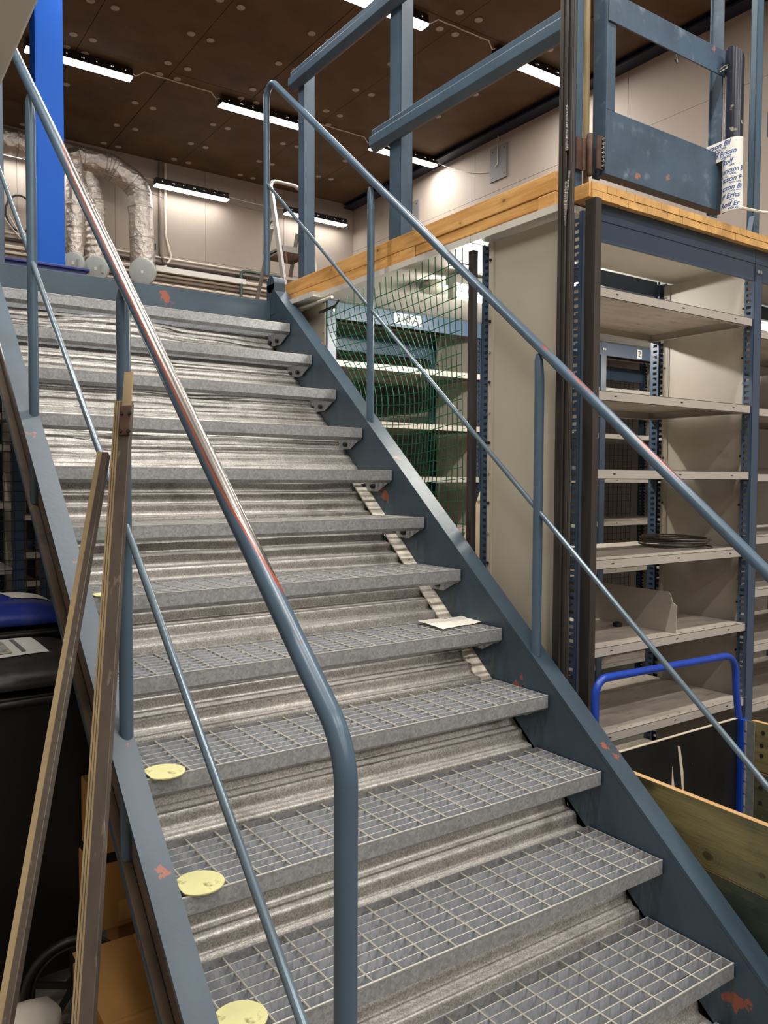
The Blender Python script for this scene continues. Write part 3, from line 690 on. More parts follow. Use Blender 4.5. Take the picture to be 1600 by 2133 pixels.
MB().box(.958, .964, .946, 1.0, 2.768, 4.3).box(.95, 1.018, .995, 1.0, 2.762, 4.3).build('stile', M['gate'], gt, bevel=.001)
MB().box(.268, .985, .934, .9395, 3.285, 3.385).build('cross_rail', M['gate'], gt, bevel=.001)
MB().tube([(.64, .936, 3.262), (.645, .93, 3.246), (.65, .934, 3.262), (.645, .94, 3.285)], .003, 6).build('wire_hook', M['bolt'], gt, smooth=True)
hg = MB().box(.174, .205, .990, .996, 2.775, 2.885).tube([(.222, .975, 2.755), (.222, .975, 2.765), (.222, .975, 2.89), (.222, .975, 2.90)], [.009, .0125, .0125, .010], 12).box(.230, .262, .948, .954, 2.775, 2.89).bar((.205, .993, 2.83), (.222, .98, 2.83), .005, .11, (0, 0, 1))
hg.build('hinge', M['rust'], gt, smooth=True)
q = MB()
for k in range(7): q.tube([(.258, .947, 2.785 + .015 * k), (.261, .942, 2.793 + .015 * k)], [.006, .004], 6)
q.build('weld_bead', M['weld'], gt, smooth=True)
tag(MB().tube([(.252, 1.018, DZ + .002), (.248, 1.018, 3.4), (.244, 1.018, 4.2)], .0115, 12).build('wooden_pole', M['stick'], smooth=True), 'pale wooden pole upright between the gate post and the gate', 'pole')
# navy tube wrapped in repeated stickers
TC = Vector((.957, .893, 0)); TR = .036; TZ0, TZ1 = 2.762, 3.345
tb = thing('sticker_tube', 'scratched navy tube wrapped in white stickers wired to the gate end', 'tube', (TC.x, TC.y, TZ0))
b = MB()
n = 28; vs = []
for zz, cut in ((TZ0, .012), (TZ1, -.03)):
    for R_ in (TR, TR - .004):
        for k in range(n):
            a = 2 * PI * k / n; vs.append((TC.x + R_ * math.cos(a), TC.y + R_ * math.sin(a), zz + cut * math.cos(a)))
fs = []
for k in range(n):
    k2 = (k + 1) % n
    fs += [(k, k2, 2 * n + k2, 2 * n + k), (n + k2, n + k, 3 * n + k, 3 * n + k2), (k2, k, n + k, n + k2), (2 * n + k, 2 * n + k2, 3 * n + k2, 3 * n + k)]
b.add(vs, fs).build('tube_body', M['blacktube'], tb, smooth=True)
fd = Vector((CAM[0] - TC.x, CAM[1] - TC.y, 0)).normalized(); rd = Vector((-fd.y, fd.x, 0))
def wrap(u, v, r, zc_, tilt, flap):
    """arc length u along the tube face, v up; beyond -flap the strip stands off flat"""
    if u < -flap:
        th = -flap / r; p = fd * math.cos(th) + rd * math.sin(th); tn = -fd * math.sin(th) + rd * math.cos(th)
        q = TC + p * r + tn * (u + flap)
    else:
        th = u / r; q = TC + (fd * math.cos(th) + rd * math.sin(th)) * r
    return Vector((q.x, q.y, zc_ + v + tilt * u))
stk = [(3.040, 'f Ericson Bil', .10, .016, -.145, .05, 'VOLVO'), (3.002, 'Rolf Ericso', .12, .020, -.11, .05, 'VOLVO'), (2.964, 'Rolf', .16, .04, -.05, .047, 'VO'), (2.928, 'ericson B', .16, .045, -.046, .047, 'VOL'),
       (2.892, 'icson F', .12, .045, -.046, .047, 'VOLVO'), (2.858, 'cson Bi', .12, .045, -.046, .047, 'VOLVO'), (2.825, 'lf Erics', .14, .045, -.047, .047, 'VO'), (2.791, 'Rolf Er', .12, .045, -.052, .047, 'VOLVO')]
for j, (zc_, word, tilt, flap, u0, u1, sub) in enumerate(stk):
    zc_ = 1.689 + (zc_ - 1.689) * .975
    r1 = TR + .0008 + .0009 * j
    s_ = MB().grid(lambda u, v: wrap(u0 + (u1 - u0) * u, -.019 + .038 * v, r1, zc_, tilt, flap), 20, 2).build('sticker', M['label'], tb, smooth=True, angle=180)
    wid = (u1 - u0)
    vs, fs = text_mesh(word, .027, .25, 0, .0005, 'LEFT'); w_ = max(v.x for v in vs)
    k_ = min(1.0, (wid - .008) / w_)
    b = MB().add([wrap(u0 + .004 + v.x * k_, v.y + .004, r1 + .0006, zc_, tilt, flap) for v in vs], fs)
    vs, fs = text_mesh(sub, .0105, 0, 0, .0004, 'LEFT')
    b.add([wrap(u0 + wid * .38 + v.x * 1.25, v.y - .0125, r1 + .0006, zc_, tilt, flap) for v in vs], fs)
    b.build('sticker_writing', M['blueink'], s_)
MB().tube([TC + (rd * -math.cos(a) * .040 + fd * math.sin(a) * .040) + Vector((0, 0, 2.875)) for a in [k * PI / 6 for k in range(-2, 9)]], .0018, 5).tube([(.915, .93, 3.30), (.92, .91, 3.31), (.925, .90, 3.30), (.915, .93, 3.29)], .003, 5).build('wire_tie', M['zincbolt'], tb, smooth=True)
cable('steel_rod', 'thin pale rod tied to the guard post right of the tube', [(1.02, .90, 2.78), (1.21, .92, 2.803), (1.30, .90, 2.81), (1.9, .88, 2.84)], .006, M['cable'], 'rod')
tag(MB().bar((1.165, .945, DZ + .005), (1.195, .95, 2.79), .02, .006).build('blue_strap', M['rackblue']), 'blue steel strap leaning at the guard post foot', 'strap')
# ------------------------------------------------------------------ nets
def net(name, label, fn, nu, nv, r, m, fray=None):
    b = MB()
    rr = random.Random(9)
    for i in range(nu + 1):
        v0 = -(rr.uniform(.0, .025)) if fray else 0
        b.tube([fn(i / nu, max(j / nv, v0) if j else v0) for j in range(nv + 1)], r, 4, False)
    for j in range(nv + 1):
        if fray and j == 0: continue
        b.tube([fn(i / nu, j / nv) for i in range(nu + 1)], r, 4, False)
    return tag(b.build(name, m, smooth=True, angle=180), label, 'net')
def gn(u, v):
    sag_ = min(1, max(0, (v) * 3.2)); sag_ = sag_ * sag_ * (3 - 2 * sag_)
    yl_ = 2.60 - .30 * sag_
    uu = u + .10 * math.sin(PI * u) * sag_ * math.sin(5 * v)
    y = yl_ + (1.535 - yl_) * uu
    z = 2.615 - 1.75 * v - .03 * math.sin(PI * u) * math.sin(PI * min(1, v * 1.5)) - .07 * (1 - u) * math.exp(-v * 4)
    x = .118 - .020 * math.sin(9 * u + 2 * v) * sag_ - .012 * math.sin(14 * v + 4 * u) * (1 - u)
    return (min(x, .135), y, z)
net('green_net', 'green plastic mesh net hanging loosely across the aisle end', gn, 24, 38, .0020, M['greennet'], True)
flat = lambda x0, x1, y, z0, z1, wob: (lambda u, v: (x0 + (x1 - x0) * u + wob * math.sin(6 * v + 9 * u) * .6, y + wob * math.sin(7 * u + 3 * v), z0 + (z1 - z0) * v))
net('black_net', 'black mesh net behind the shelving across the aisle', flat(.25, 3.3, 3.20, .3, 2.55, .006), 58, 44, .0018, M['blacknet'])
net('green_net', 'dark green net bunched high behind the shelving across the aisle', flat(-.35, 1.05, 3.225, 1.9, 2.35, .02), 34, 10, .0020, M['greennet'])
net('black_net', 'black mesh net left of the stair, in front of the left shelving', flat(-2.6, -.75, 3.34, .35, 2.45, .004), 38, 43, .0026, M['blacknet'])
tag(MB().bar((.105, 2.66, 2.545), (.125, 2.52, 2.56), .004, .014).bar((.12, 2.52, 2.56), (.13, 2.50, 2.585), .004, .01).build('cable_tie', M['rubber']), 'black cable tie holding the green net corner at the rack post', 'tie')
tag(MB().tube([(.118, 1.49, 2.54), (.12, 1.55, 2.56), (.115, 1.62, 2.575)], .003, 6).build('cable_tie', M['rubber'], smooth=True), 'black cable tie holding the green net at the top right corner', 'tie')
# fittings on the underside of the deck in the aisle
b = MB().tube([(.40, 2.06, 2.618), (.40, 2.06, 2.60), (.40, 2.06, 2.585), (.40, 2.06, 2.582)], [.075, .085, .082, .05], 24)
tag(b.build('ceiling_disc', M['discgrey'], smooth=True), 'round beige fitting under the deck beside the bright aisle lamp', 'fitting')
# printed board leaning in the aisle
b = MB().add([(.52, 2.18, .01), (1.02, 1.98, .01), (1.02, 2.02, 1.55), (.80, 2.13, 1.72), (.53, 2.2, 1.0), (.52, 2.19, .01), (1.02, 1.99, .01), (1.02, 2.03, 1.55), (.80, 2.14, 1.72), (.53, 2.21, 1.0)],
             [(0, 1, 2, 3, 4), (9, 8, 7, 6, 5), (0, 5, 6, 1), (1, 6, 7, 2), (2, 7, 8, 3), (3, 8, 9, 4), (4, 9, 5, 0)])
tag(b.build('printed_board', M['pallet']), 'pale printed cardboard leaning upright in the aisle behind the green net', 'board')
# ------------------------------------------------------------------ things on the near shelves
cl = thing('cable_coil', 'coil of grey steel cable on the shelf of the near rack', 'coil', (1.035, 1.19, 1.403))
rr = random.Random(2)
for k in range(7):
    R_ = .138 + rr.uniform(-.012, .008); cx, cy = 1.035 + rr.uniform(-.012, .012), 1.185 + rr.uniform(-.01, .01); zz = 1.4065 + .0062 * k
    MB().tube([(cx + R_ * math.cos(a * PI / 20), cy + R_ * math.sin(a * PI / 20), zz + .004 * math.sin(a * PI / 20 + k)) for a in range(40)], .0034, 6, closed=True).build('cable_turn', M['coil'], cl, smooth=True)
th = [PI * 1.05 + k * .1 for k in range(6)]
MB().grid(lambda u, v: (1.035 + .128 * math.cos(2.0 + .55 * u), 1.185 + .128 * math.sin(2.0 + .55 * u), 1.425 + .028 * v), 6, 1).build('red_tag', M['redtag'], cl, solid=.001)
dv = [(.962, 1.085), (.985, 1.085), (1.42, 1.085), (1.42, 1.245), (1.005, 1.245), (.995, 1.235), (.985, 1.205), (.968, 1.195), (.965, 1.19), (.968, 1.092)]
tag(MB().prism(dv, 'x', .757, .760).build('shelf_divider', M['creampanel']), 'loose grey shelf divider plate standing on edge on a near shelf', 'divider')
n = 16
b = MB().tube([(.69, 1.20, 1.0855), (.69, 1.20, 1.0975), (.69, 1.20, 1.0985)], [.019, .019, .015], n)
b.tube([(.69, 1.20, 1.0985), (.69, 1.20, 1.103)], [.010, .010], 12)
tag(b.build('bearing_ring', M['rubber'], smooth=True), 'small black ring lying on the shelf before the divider plate', 'ring')
# ------------------------------------------------------------------ wooden sided trolley
tl = thing('platform_trolley', 'blue tube framed trolley with black end board and green plank sides', 'trolley', (.53, .8, 0))
yt = .815
pth = fillet([(.150, yt, .15), (.150, yt, .72), (.108, yt, .84), (.108, yt, 1.022), (.925, yt, 1.008), (.935, yt, .86), (.957, yt, .75), (.957, yt, .15)], [.1, .1, .055, .09, .1, .1], 6)
MB().tube(pth, .0135, 14).build('push_handle', M['trolley'], tl, smooth=True)
MB().box(.940, .974, yt - .03, yt - .014, .15, .752).build('frame_post', M['trolley'], tl, bevel=.002)
MB().box(.136, .168, yt - .03, yt - .014, .15, .70).build('frame_post', M['trolley'], tl, bevel=.002)
b = MB().box(.134, .939, yt - .008, yt + .004, .22, .752); b.cur = 1
b.box(.134, .939, yt - .0075, yt + .0035, .752, .7545)
for (pp) in ([(.553, .716), (.568, .710), (.590, .61), (.598, .50), (.590, .50), (.574, .61)], [(.524, .645), (.531, .60), (.542, .55), (.546, .49), (.526, .49), (.520, .56)]):
    b.prism(pp, 'y', yt - .0092, yt - .0078)
b.build('end_board', [M['blackply'], M['plyraw']], tl)
MB().box(.13, .95, -.32, yt, .14, .17).build('platform', M['blackply'], tl)
for cx, cy in ((.18, .74), (.9, .74), (.18, -.24), (.9, -.24)):
    w_ = MB().tube([(cx - .02, cy, .065), (cx + .02, cy, .065)], .063, 18); w_.cur = 1; w_.box(cx - .028, cx + .028, cy - .02, cy + .02, .10, .14)
    w_.build('caster', [M['rubber'], M['zincbolt']], tl, smooth=True)
def sideplank(xa, xb, ya, yb_, z0, z1, m, t=.022):
    b = MB().add([(xa, ya, z0), (xa + t, ya, z0), (xb + t, yb_, z0), (xb, yb_, z0), (xa, ya, z1), (xa + t, ya, z1), (xb + t, yb_, z1), (xb, yb_, z1)],
                 [(0, 1, 2, 3), (0, 4, 5, 1), (1, 5, 6, 2), (2, 6, 7, 3), (3, 7, 4, 0)]); b.cur = 1
    b.add([(xa, ya, z1), (xa + t, ya, z1), (xb + t, yb_, z1), (xb, yb_, z1)], [(0, 3, 2, 1)]) if False else b.add([(xa, ya, z1), (xa + t, ya, z1), (xb + t, yb_, z1), (xb, yb_, z1)], [(3, 2, 1, 0)])
    return b.build('side_plank', [m, M['plankedge']], tl)
sideplank(.132, .084, .775, -.33, .545, .742, M['plank'])
sideplank(.132, .084, .775, -.33, .342, .542, M['plankdark'])
sideplank(.962, .985, .765, -.33, .562, .752, M['plank'])
sideplank(.962, .985, .765, -.33, .345, .555, M['plankdark'])
q = MB()
for k in range(8): q.tube([(.955, .783, .36 + .05 * k), (.955, .783, .40 + .05 * k)], .006, 8)
q.box(.953, .957, .745, .783, .36, .75).build('piano_hinge', M['zincbolt'], tl, smooth=True)
for (yy, zz) in ((.715, .715), (.72, .665), (.72, .625), (.72, .50), (.72, .44)): MB().tube([(.9605, yy, zz), (.9625, yy, zz)], .008, 10).build('screw_hole', M['slot'], tl)
# ------------------------------------------------------------------ leaning profiles
def profile(p0, p1, label, wd, ht, bracket):
    p0 = Vector(p0); p1 = Vector(p1); t = thing('metal_profile', label, 'profile', tuple(p0))
    d = (p1 - p0).normalized(); s_ = Vector((.82, -.57, 0)); s_ = (s_ - d * s_.dot(d)).normalized(); n_ = d.cross(s_)
    if n_.y > 0: n_ = -n_
    def sec(a0, a1, b0, b1, q0=p0, q1=p1):
        vs = [q0 + s_ * a + n_ * c for a, c in ((a0, b0), (a1, b0), (a1, b1), (a0, b1))] + [q1 + s_ * a + n_ * c for a, c in ((a0, b0), (a1, b0), (a1, b1), (a0, b1))]
        return vs, [(0, 1, 2, 3), (7, 6, 5, 4), (0, 4, 5, 1), (1, 5, 6, 2), (2, 6, 7, 3), (3, 7, 4, 0)]
    b = MB()
    b.add(*sec(-wd / 2, wd / 2, 0, ht)); b.build('profile_body', M['bronze'], t, bevel=.0015)
    b = MB()
    for a in (-.5, -.36, -.22) if bracket else (-.5,):
        b.add(*sec(wd * a - .0025, wd * a + (.001 if bracket else .009), ht * .35, ht + .0015))
    b.build('edge_rib', M['bronze_edge'], t)
    if bracket:
        q0 = p1 - d * .07; q1 = p1 + d * .075
        b = MB().add(*sec(-.004, wd / 2 + .002, ht, ht + .006, q0 - d * .02, q0 + d * .055)); 
        b.build('bracket', M['rust'], t, bevel=.001)
        MB().add(*sec(-.002, wd / 2, ht - .004, ht + .003, q0, q1)).build('bracket_tongue', M['bronze_edge'], t)
        q = MB()
        for e in (.0, .045): 
            for a in (0, wd / 2): q.tube([q0 - d * .012 + d * e + s_ * a + n_ * (ht + .004), q0 - d * .012 + d * e + s_ * a + n_ * (ht + .011)], .004, 8)
        q.build('screw', M['bolt'], t)
    return t
profile((-1.756, .235, .0), (-1.414, .930, 1.86), 'bronze metal profile with brown top bracket leaning on the railing post', .036, .022, True)
profile((-1.99, .14, .0), (-1.447, .985, 1.74), 'plain bronze bar leaning behind the bracketed profile at the railing post', .022, .022, False)
# ------------------------------------------------------------------ bins, boxes and sack left of the stair
def wheelie(x0, x1, y0, y1, zt, label, lid, sticker, wheel=True):
    t = thing('wheelie_bin', label, 'bin', ((x0 + x1) / 2, (y0 + y1) / 2, 0), 'wheelie bins beside the stair')
    g = .07
    b = MB(); 
    lo = [(x0 + g, y0 + g, .06), (x1 - g, y0 + g, .06), (x1 - g, y1 - g, .06), (x0 + g, y1 - g, .06)]; hi = [(x0 + .02, y0 + .02, zt - .10), (x1 - .02, y0 + .02, zt - .10), (x1 - .02, y1 - .02, zt - .10), (x0 + .02, y1 - .02, zt - .10)]
    b.add(lo + hi, [(3, 2, 1, 0), (4, 5, 6, 7), (0, 1, 5, 4), (1, 2, 6, 5), (2, 3, 7, 6), (3, 0, 4, 7)]); b.build('bin_body', M['binbody'], t, bevel=.02)
    b = MB()
    b.box(x0 + .005, x1 - .005, y0 + .005, y1 - .005, zt - .125, zt - .105).box(x0, x1, y0 - .005, y1, zt - .100, zt - .085).build('bin_rim', M['binbody'], t, bevel=.006)
    def lf(u, v):
        du = 1 - abs(2 * u - 1) ** 4; dv_ = 1 - abs(2 * v - 1) ** 3.0
        return (x0 + (x1 - x0) * u, y0 + (y1 - y0) * v, zt - .065 + .065 * (du * dv_) ** .45)
    MB().grid(lf, 24, 24).build('lid', M[lid], t, smooth=True, solid=.004)
    MB().tube([(x0 + .06, y0 - .03, zt - .10), (x1 - .06, y0 - .03, zt - .10)], .012, 10).build('bin_handle', M['binbody'], t, smooth=True)
    if sticker: sticker(t, lf)
    if wheel:
        for yy in (y0 + .04, y1 - .10):
            w_ = MB()
            c0 = Vector((x1 - .12, y0 + .035, .15)); break
    return t
def st1(t, lf):
    z_ = lambda x, y: Vector((x, y, 0))
    def on(u, v, e): 
        p = lf(u, v); return Vector((p[0], p[1], p[2] + e))
    MB().grid(lambda u, v: on(.22 + .56 * u, .22 + .46 * v + .10 * u, .003), 8, 6).build('bin_sticker', M['label'], t, smooth=True)
    MB().grid(lambda u, v: on(.25 + .36 * u, .27 + .36 * v + .08 * u, .005), 8, 6).build('sticker_picture', M['photo'], t, smooth=True)
    MB().grid(lambda u, v: on(.655 + .022 * u, .36 + .34 * v, .005), 2, 6).build('sticker_line', M['switchgrey'], t, smooth=True)
bx = wheelie(-1.90, -1.24, 1.68, 2.38, 1.100, 'black wheelie bin with dusty lid and picture sticker', 'bin', st1)
def st2(t, lf):
    def on(u, v, e):
        p = lf(u, v); return Vector((p[0], p[1], p[2] + e))
    MB().grid(lambda u, v: on(.66 + .30 * u + .04 * (1 - v), .45 + .40 * v, .003), 8, 6).build('bin_sticker', M['paper'], t, smooth=True)
wheelie(-1.78, -1.16, 2.46, 3.18, 1.165, 'black wheelie bin with dusty blue lid and torn white sticker', 'bluelid', st2, False)
wh = thing('rubber_wheel', 'black spoked wheel with grey tyre leaning beside the cardboard boxes', 'wheel', (-1.41, 1.51, 0))
wc = Vector((-1.41, 1.51, .152)); ax = Vector((-.10, -.99, .08)).normalized(); e1 = ax.cross(Vector((0, 0, 1))).normalized(); e2 = e1.cross(ax)
ring = lambda R_, o_: [wc + ax * o_ + (e1 * math.cos(a * PI / 24) + e2 * math.sin(a * PI / 24)) * R_ for a in range(48)]
MB().tube(ring(.136, 0), .0145, 10, closed=True).build('tyre', M['bin'], wh, smooth=True)
MB().tube(ring(.116, 0), .007, 8, closed=True).build('rim', M['rubber'], wh, smooth=True)
b = MB().tube([wc - ax * .02, wc + ax * .02], .022, 14)
for k in range(5):
    dd = e1 * math.cos(k * 2 * PI / 5 + .3) + e2 * math.sin(k * 2 * PI / 5 + .3); b.bar(wc + dd * .018, wc + dd * .115, .018, .012, ax)
b.build('spokes', M['rubber'], wh, smooth=True)
def carton(x0, x1, y0, y1, z0, z1, label, slot=False, flap=False):
    t = thing('cardboard_box', label, 'box', ((x0 + x1) / 2, (y0 + y1) / 2, z0), 'cardboard boxes under the stair')
    MB().box(x0, x1, y0, y1, z0, z1).build('box_body', M['card'], t, bevel=.004)
    if slot:
        b = MB().box(x0 + (x1 - x0) * .2, x0 + (x1 - x0) * .2 + .045, y0 - .003, y0 + .0, z0 + .02, z0 + .085); b.build('cut_flap', M['cardedge'], t)
    if flap:
        MB().add([(x0, y0 + .01, z1 + .001), (x1, y0 + .03, z1 + .002), (x1, y1 - .02, z1 + .035), (x0, y1, z1 + .030)], [(0, 1, 2, 3)]).build('top_flap', M['card'], t, solid=.004)
        q = MB()
        for k in (.32, .37): q.bar((x0 + (x1 - x0) * k, y0 + .02, z1 + .0025), (x0 + (x1 - x0) * (k + .05), y1 - .01, z1 + .034), .006, .002)
        q.build('fold_crease', M['cardedge'], t)
        MB().tube([((x0 * .45 + x1 * .55), y0 + .14, z1 + .012), ((x0 * .45 + x1 * .55) + .012, y0 + .145, z1 + .016)], .006, 6).build('ink_spot', M['ink'], t)
    return t
carton(-1.43, -.95, 1.10, 1.44, .002, .265, 'cardboard box nearest the floor with raised top flap and dark spot', flap=True)
carton(-1.34, -.95, 1.56, 1.73, .262, .475, 'cardboard box with cut flap resting behind the lowest box', slot=True)
carton(-1.335, -.97, 1.565, 1.71, .505, .72, 'topmost cardboard box under the stair, above a dark gap')
MB_ = MB().box(-1.25, -.98, 1.60, 1.73, .002, .260); tag(MB_.build('cardboard_box', M['card']), 'cardboard box at the back supporting the stack under the stair', 'box', 'cardboard boxes under the stair')
tag(MB().box(-1.338, -.96, 1.562, 1.72, .477, .503).build('gap_shade_slab', M['rubber'], bevel=.003), 'flat black slab standing for the shade between two stacked cardboard boxes', 'slab')  # black filler painting the dark, shaded gap between the boxes
rr = random.Random(12)
def sackf(u, v):
    a = 2 * PI * u; z = .33 * v; R_ = .215 * (1 - .25 * v ** 3) * (1 + .09 * math.sin(5 * a + 6 * v) + .05 * math.sin(11 * a))
    if v > .93: R_ *= .35 if v > .99 else .75
    return (-1.70 + R_ * math.cos(a), 1.17 + .7 * R_ * math.sin(a), .003 + z + .02 * math.sin(3 * a) * v)
tag(MB().grid(sackf, 40, 16).build('plastic_sack', M['sack'], smooth=True, angle=60), 'crumpled off white plastic sack on the floor at the lower left', 'sack')
# ------------------------------------------------------------------ upper floor behind the stair head
z0 = 2.651
b = MB(); cx, cy = -.60, 5.40
b.box(cx - .085, cx + .10, cy, cy + .010, z0, ZC - .002).box(cx - .01, cx - .002, cy + .01, cy + .18, z0, ZC - .002).box(cx - .085, cx + .10, cy + .18, cy + .19, z0, ZC - .002)
b.box(cx - .095, cx - .086, cy + .0, cy + .19, z0, ZC - .002)
tag(b.build('steel_column', M['column']), 'bright blue steel column rising from the upper floor to the ceiling', 'column')
t = thing('plastic_crate', 'dark blue plastic crate behind the landing beam at the left', 'crate', (-1.05, 3.75, z0))
MB().box(-1.35, -.83, 3.55, 3.56, z0, 2.80).box(-1.35, -.83, 3.93, 3.94, z0, 2.80).box(-1.35, -1.34, 3.56, 3.93, z0, 2.80).box(-.84, -.83, 3.56, 3.93, z0, 2.80).box(-1.34, -.84, 3.56, 3.93, z0, z0 + .01).build('crate_body', M['crate'], t)
MB().box(-1.37, -.81, 3.535, 3.552, 2.80, 2.815).box(-1.37, -.81, 3.94, 3.955, 2.80, 2.815).box(-1.37, -1.352, 3.552, 3.94, 2.80, 2.815).box(-.828, -.81, 3.552, 3.94, 2.80, 2.815).build('crate_rim', M['crate'], t, bevel=.003)
t = thing('rack_post', 'perforated blue rack post on the upper floor at the left frame edge', 'post', (-1.27, 3.6, z0))
upright(t, -1.285, 3.60, 2.616, -1).location = (0, 0, 0)
t.location = (-1.30, 3.45, z0)
bk = thing('metal_bracket', 'grey green sheet metal bracket with pale clip at the left frame edge', 'bracket', (-1.36, 3.40, 3.0))
MB().prism([(-1.46, 3.16), (-1.30, 3.165), (-1.325, 3.14), (-1.36, 3.01), (-1.46, 3.0)], 'y', 3.36, 3.44).build('bracket_body', M['beige'], bk, bevel=.003)
MB().prism([(-1.46, 3.25), (-1.335, 3.235), (-1.345, 3.17), (-1.46, 3.17)], 'y', 3.37, 3.40).build('bracket_lip', M['switchgrey'], bk)
MB().tube(fillet([(-1.42, 3.355, 3.35), (-1.37, 3.355, 3.35), (-1.355, 3.355, 3.30), (-1.375, 3.355, 3.18)], .03, 5), .009, 8).build('clip', M['label'], bk, smooth=True)
# foil ducts at the back wall
def duct(name, label, pts, rad, r, capc, capr, m, ribs=0, cap_m='plastic_grey'):
    t = thing('ventilation_duct', label, 'duct', tuple(Vector(pts[-1])), 'foil ducts at the back wall')
    P = fillet(pts, rad, 10); 
    if ribs:
        Q = []; R_ = []
        for i in range(len(P) - 1):
            a, c = P[i], P[i + 1]; nn = max(1, int((c - a).length / .020))
            for k in range(nn): Q.append(a.lerp(c, k / nn)); R_.append(r * (1 + .085 * ((len(Q) // 2) % 2)))
        MB().tube(Q, R_, 20).build('duct_pipe', M[m], t, smooth=True, angle=60)
    else:
        Q = []; R_ = []; rr = random.Random(5)
        for i in range(len(P) - 1):
            a, c = P[i], P[i + 1]; nn = max(1, int((c - a).length / .12))
            for k in range(nn): Q.append(a.lerp(c, k / nn)); R_.append(r * (1 + rr.uniform(-.03, .03)))
        Q.append(P[-1]); R_.append(r)
        MB().tube(Q, R_, 22).build('duct_pipe', M[m], t, smooth=True, angle=60)
        for i in range(2, len(Q) - 1, 3): 
            d = (Q[i + 1] - Q[i - 1]).normalized()
            MB().tube([Q[i] - d * .006, Q[i] + d * .006], R_[i] * 1.025, 22).build('foil_band', M['aludark'], t, smooth=True)
    cc = Vector(capc); d = Vector((-.45, -.86, -.25)).normalized()
    MB().tube([cc - d * .06, cc + d * .0, cc + d * .012, cc + d * .018], [capr, capr, capr * .97, capr * .86], 28).build('duct_cap', M[cap_m], t, smooth=True)
    e = d.cross(Vector((0, 0, 1))).normalized(); u_ = e.cross(d)
    if ribs or capr < .155:
        for sx in (-1, 1): MB().bar(cc + d * .022 + e * sx * capr * .55 - u_ * .05, cc + d * .022 + e * sx * capr * .55 + u_ * .05, .03, .02, d).build('cap_grip', M['plastic_grey'], t)
    MB().bar(cc + d * .0195 - u_ * .018, cc + d * .0195 + u_ * .018, .03, .002, d).build('cap_label', M['label'], t)
duct('d1', 'large foil wrapped duct bending down beside the back wall, rightmost of three', [(-2.2, 9.42, 5.66), (.98, 9.42, 5.60), (1.36, 9.42, 5.42), (1.40, 9.42, 4.38)], [.35, .25], .155, (1.345, 9.28, 4.31), .168, 'foil')
duct('d2', 'ribbed silver flexible duct between the two foil ducts', [(.42, 9.50, 5.52), (.72, 9.50, 5.50), (.82, 9.48, 5.1), (.815, 9.48, 4.34)], [.2, .3], .115, (.785, 9.34, 4.28), .150, 'foil', 1)
duct('d3', 'narrow foil duct partly hidden behind the blue column', [(.46, 9.20, 5.60), (.53, 9.30, 5.45), (.545, 9.36, 5.0), (.545, 9.38, 4.36)], [.1, .2], .105, (.50, 9.27, 4.29), .125, 'foil')
cable('tie_wire', 'thin wire strung across the ducts to the right', sag((.55, 9.22, 5.50), (1.62, 9.26, 5.28), .01), .004, M['pipe'])
# pipes and cables on the back wall
yw = YB - .03
for k, (z, r, m, lab) in enumerate(((4.62, .022, 'darkpipe', 'dark pipe, uppermost of the bundle'), (4.70, .012, 'cable', 'thin pale cable above the bundle'), (4.53, .024, 'cable', 'thick cream pipe'), (4.46, .018, 'cable', 'cream pipe below the thick one'), (4.40, .016, 'pipe', 'grey pipe'), (4.34, .016, 'cable', 'lowest cream pipe'))):
    cable('wall_pipe', 'horizontal %s along the lower back wall' % lab, [(-3.0, yw, z + .0), (1.0, yw, z), (4.85, yw, z)], r, M[m], 'pipe', 'pipes along the back wall')
b = MB().box(1.70, 3.02, yw - .10, yw - .05, 4.485, 4.56); tag(b.build('cable_tray', M['label'], bevel=.004), 'cream cable tray with stacked cables right of the big duct', 'tray')
cable('conduit', 'brown conduit running down the back wall beside the big duct', fillet([(1.80, yw, 5.98), (1.80, yw, 5.0), (1.80, yw, 4.75), (1.86, yw, 4.62)], .06, 5), .022, M['pipe'], 'pipe')
cable('conduit', 'pale conduit parallel to the brown one on the back wall', fillet([(1.87, yw, 5.98), (1.87, yw, 5.0), (1.95, yw, 4.72), (1.86, yw, 4.58), (1.6, yw, 4.56)], .07, 6), .016, M['cable'], 'pipe')
cable('wall_pipe', 'dark green pipe bending up and right above the cable tray', fillet([(2.95, yw - .08, 4.30), (2.95, yw - .08, 4.68), (4.4, yw - .08, 4.68)], .07, 6), .022, M['greenpipe'], 'pipe')
tag(MB().box(1.66, 1.72, yw - .05, yw + .02, 4.78, 4.86).box(1.675, 1.69, yw - .03, yw - .01, 4.62, 4.78).build('wall_socket', M['rubber']), 'small black socket with lead on the back wall beside the duct', 'socket')
cable('cable_loop', 'black cable coil hanging on the back wall behind the left railing', [(.02 + .16 * math.cos(a * PI / 10), yw - .02, 4.95 + .22 * math.sin(a * PI / 10)) for a in range(19)], .012, M['rubber'])
for k, w_ in enumerate(('tightest', 'middle', 'slackest')): cable('hanging_cable', 'pale cable drooping at the back wall left of the column, %s of three' % w_, sag((-.2 + .09 * k, yw - .03 - .02 * k, 4.92 - .02 * k), (.22 + .09 * k, yw - .03 - .02 * k, 4.50 - .04 * k), .05 + .04 * k), .007, M['cable'], group='pale cables drooping at the back wall')
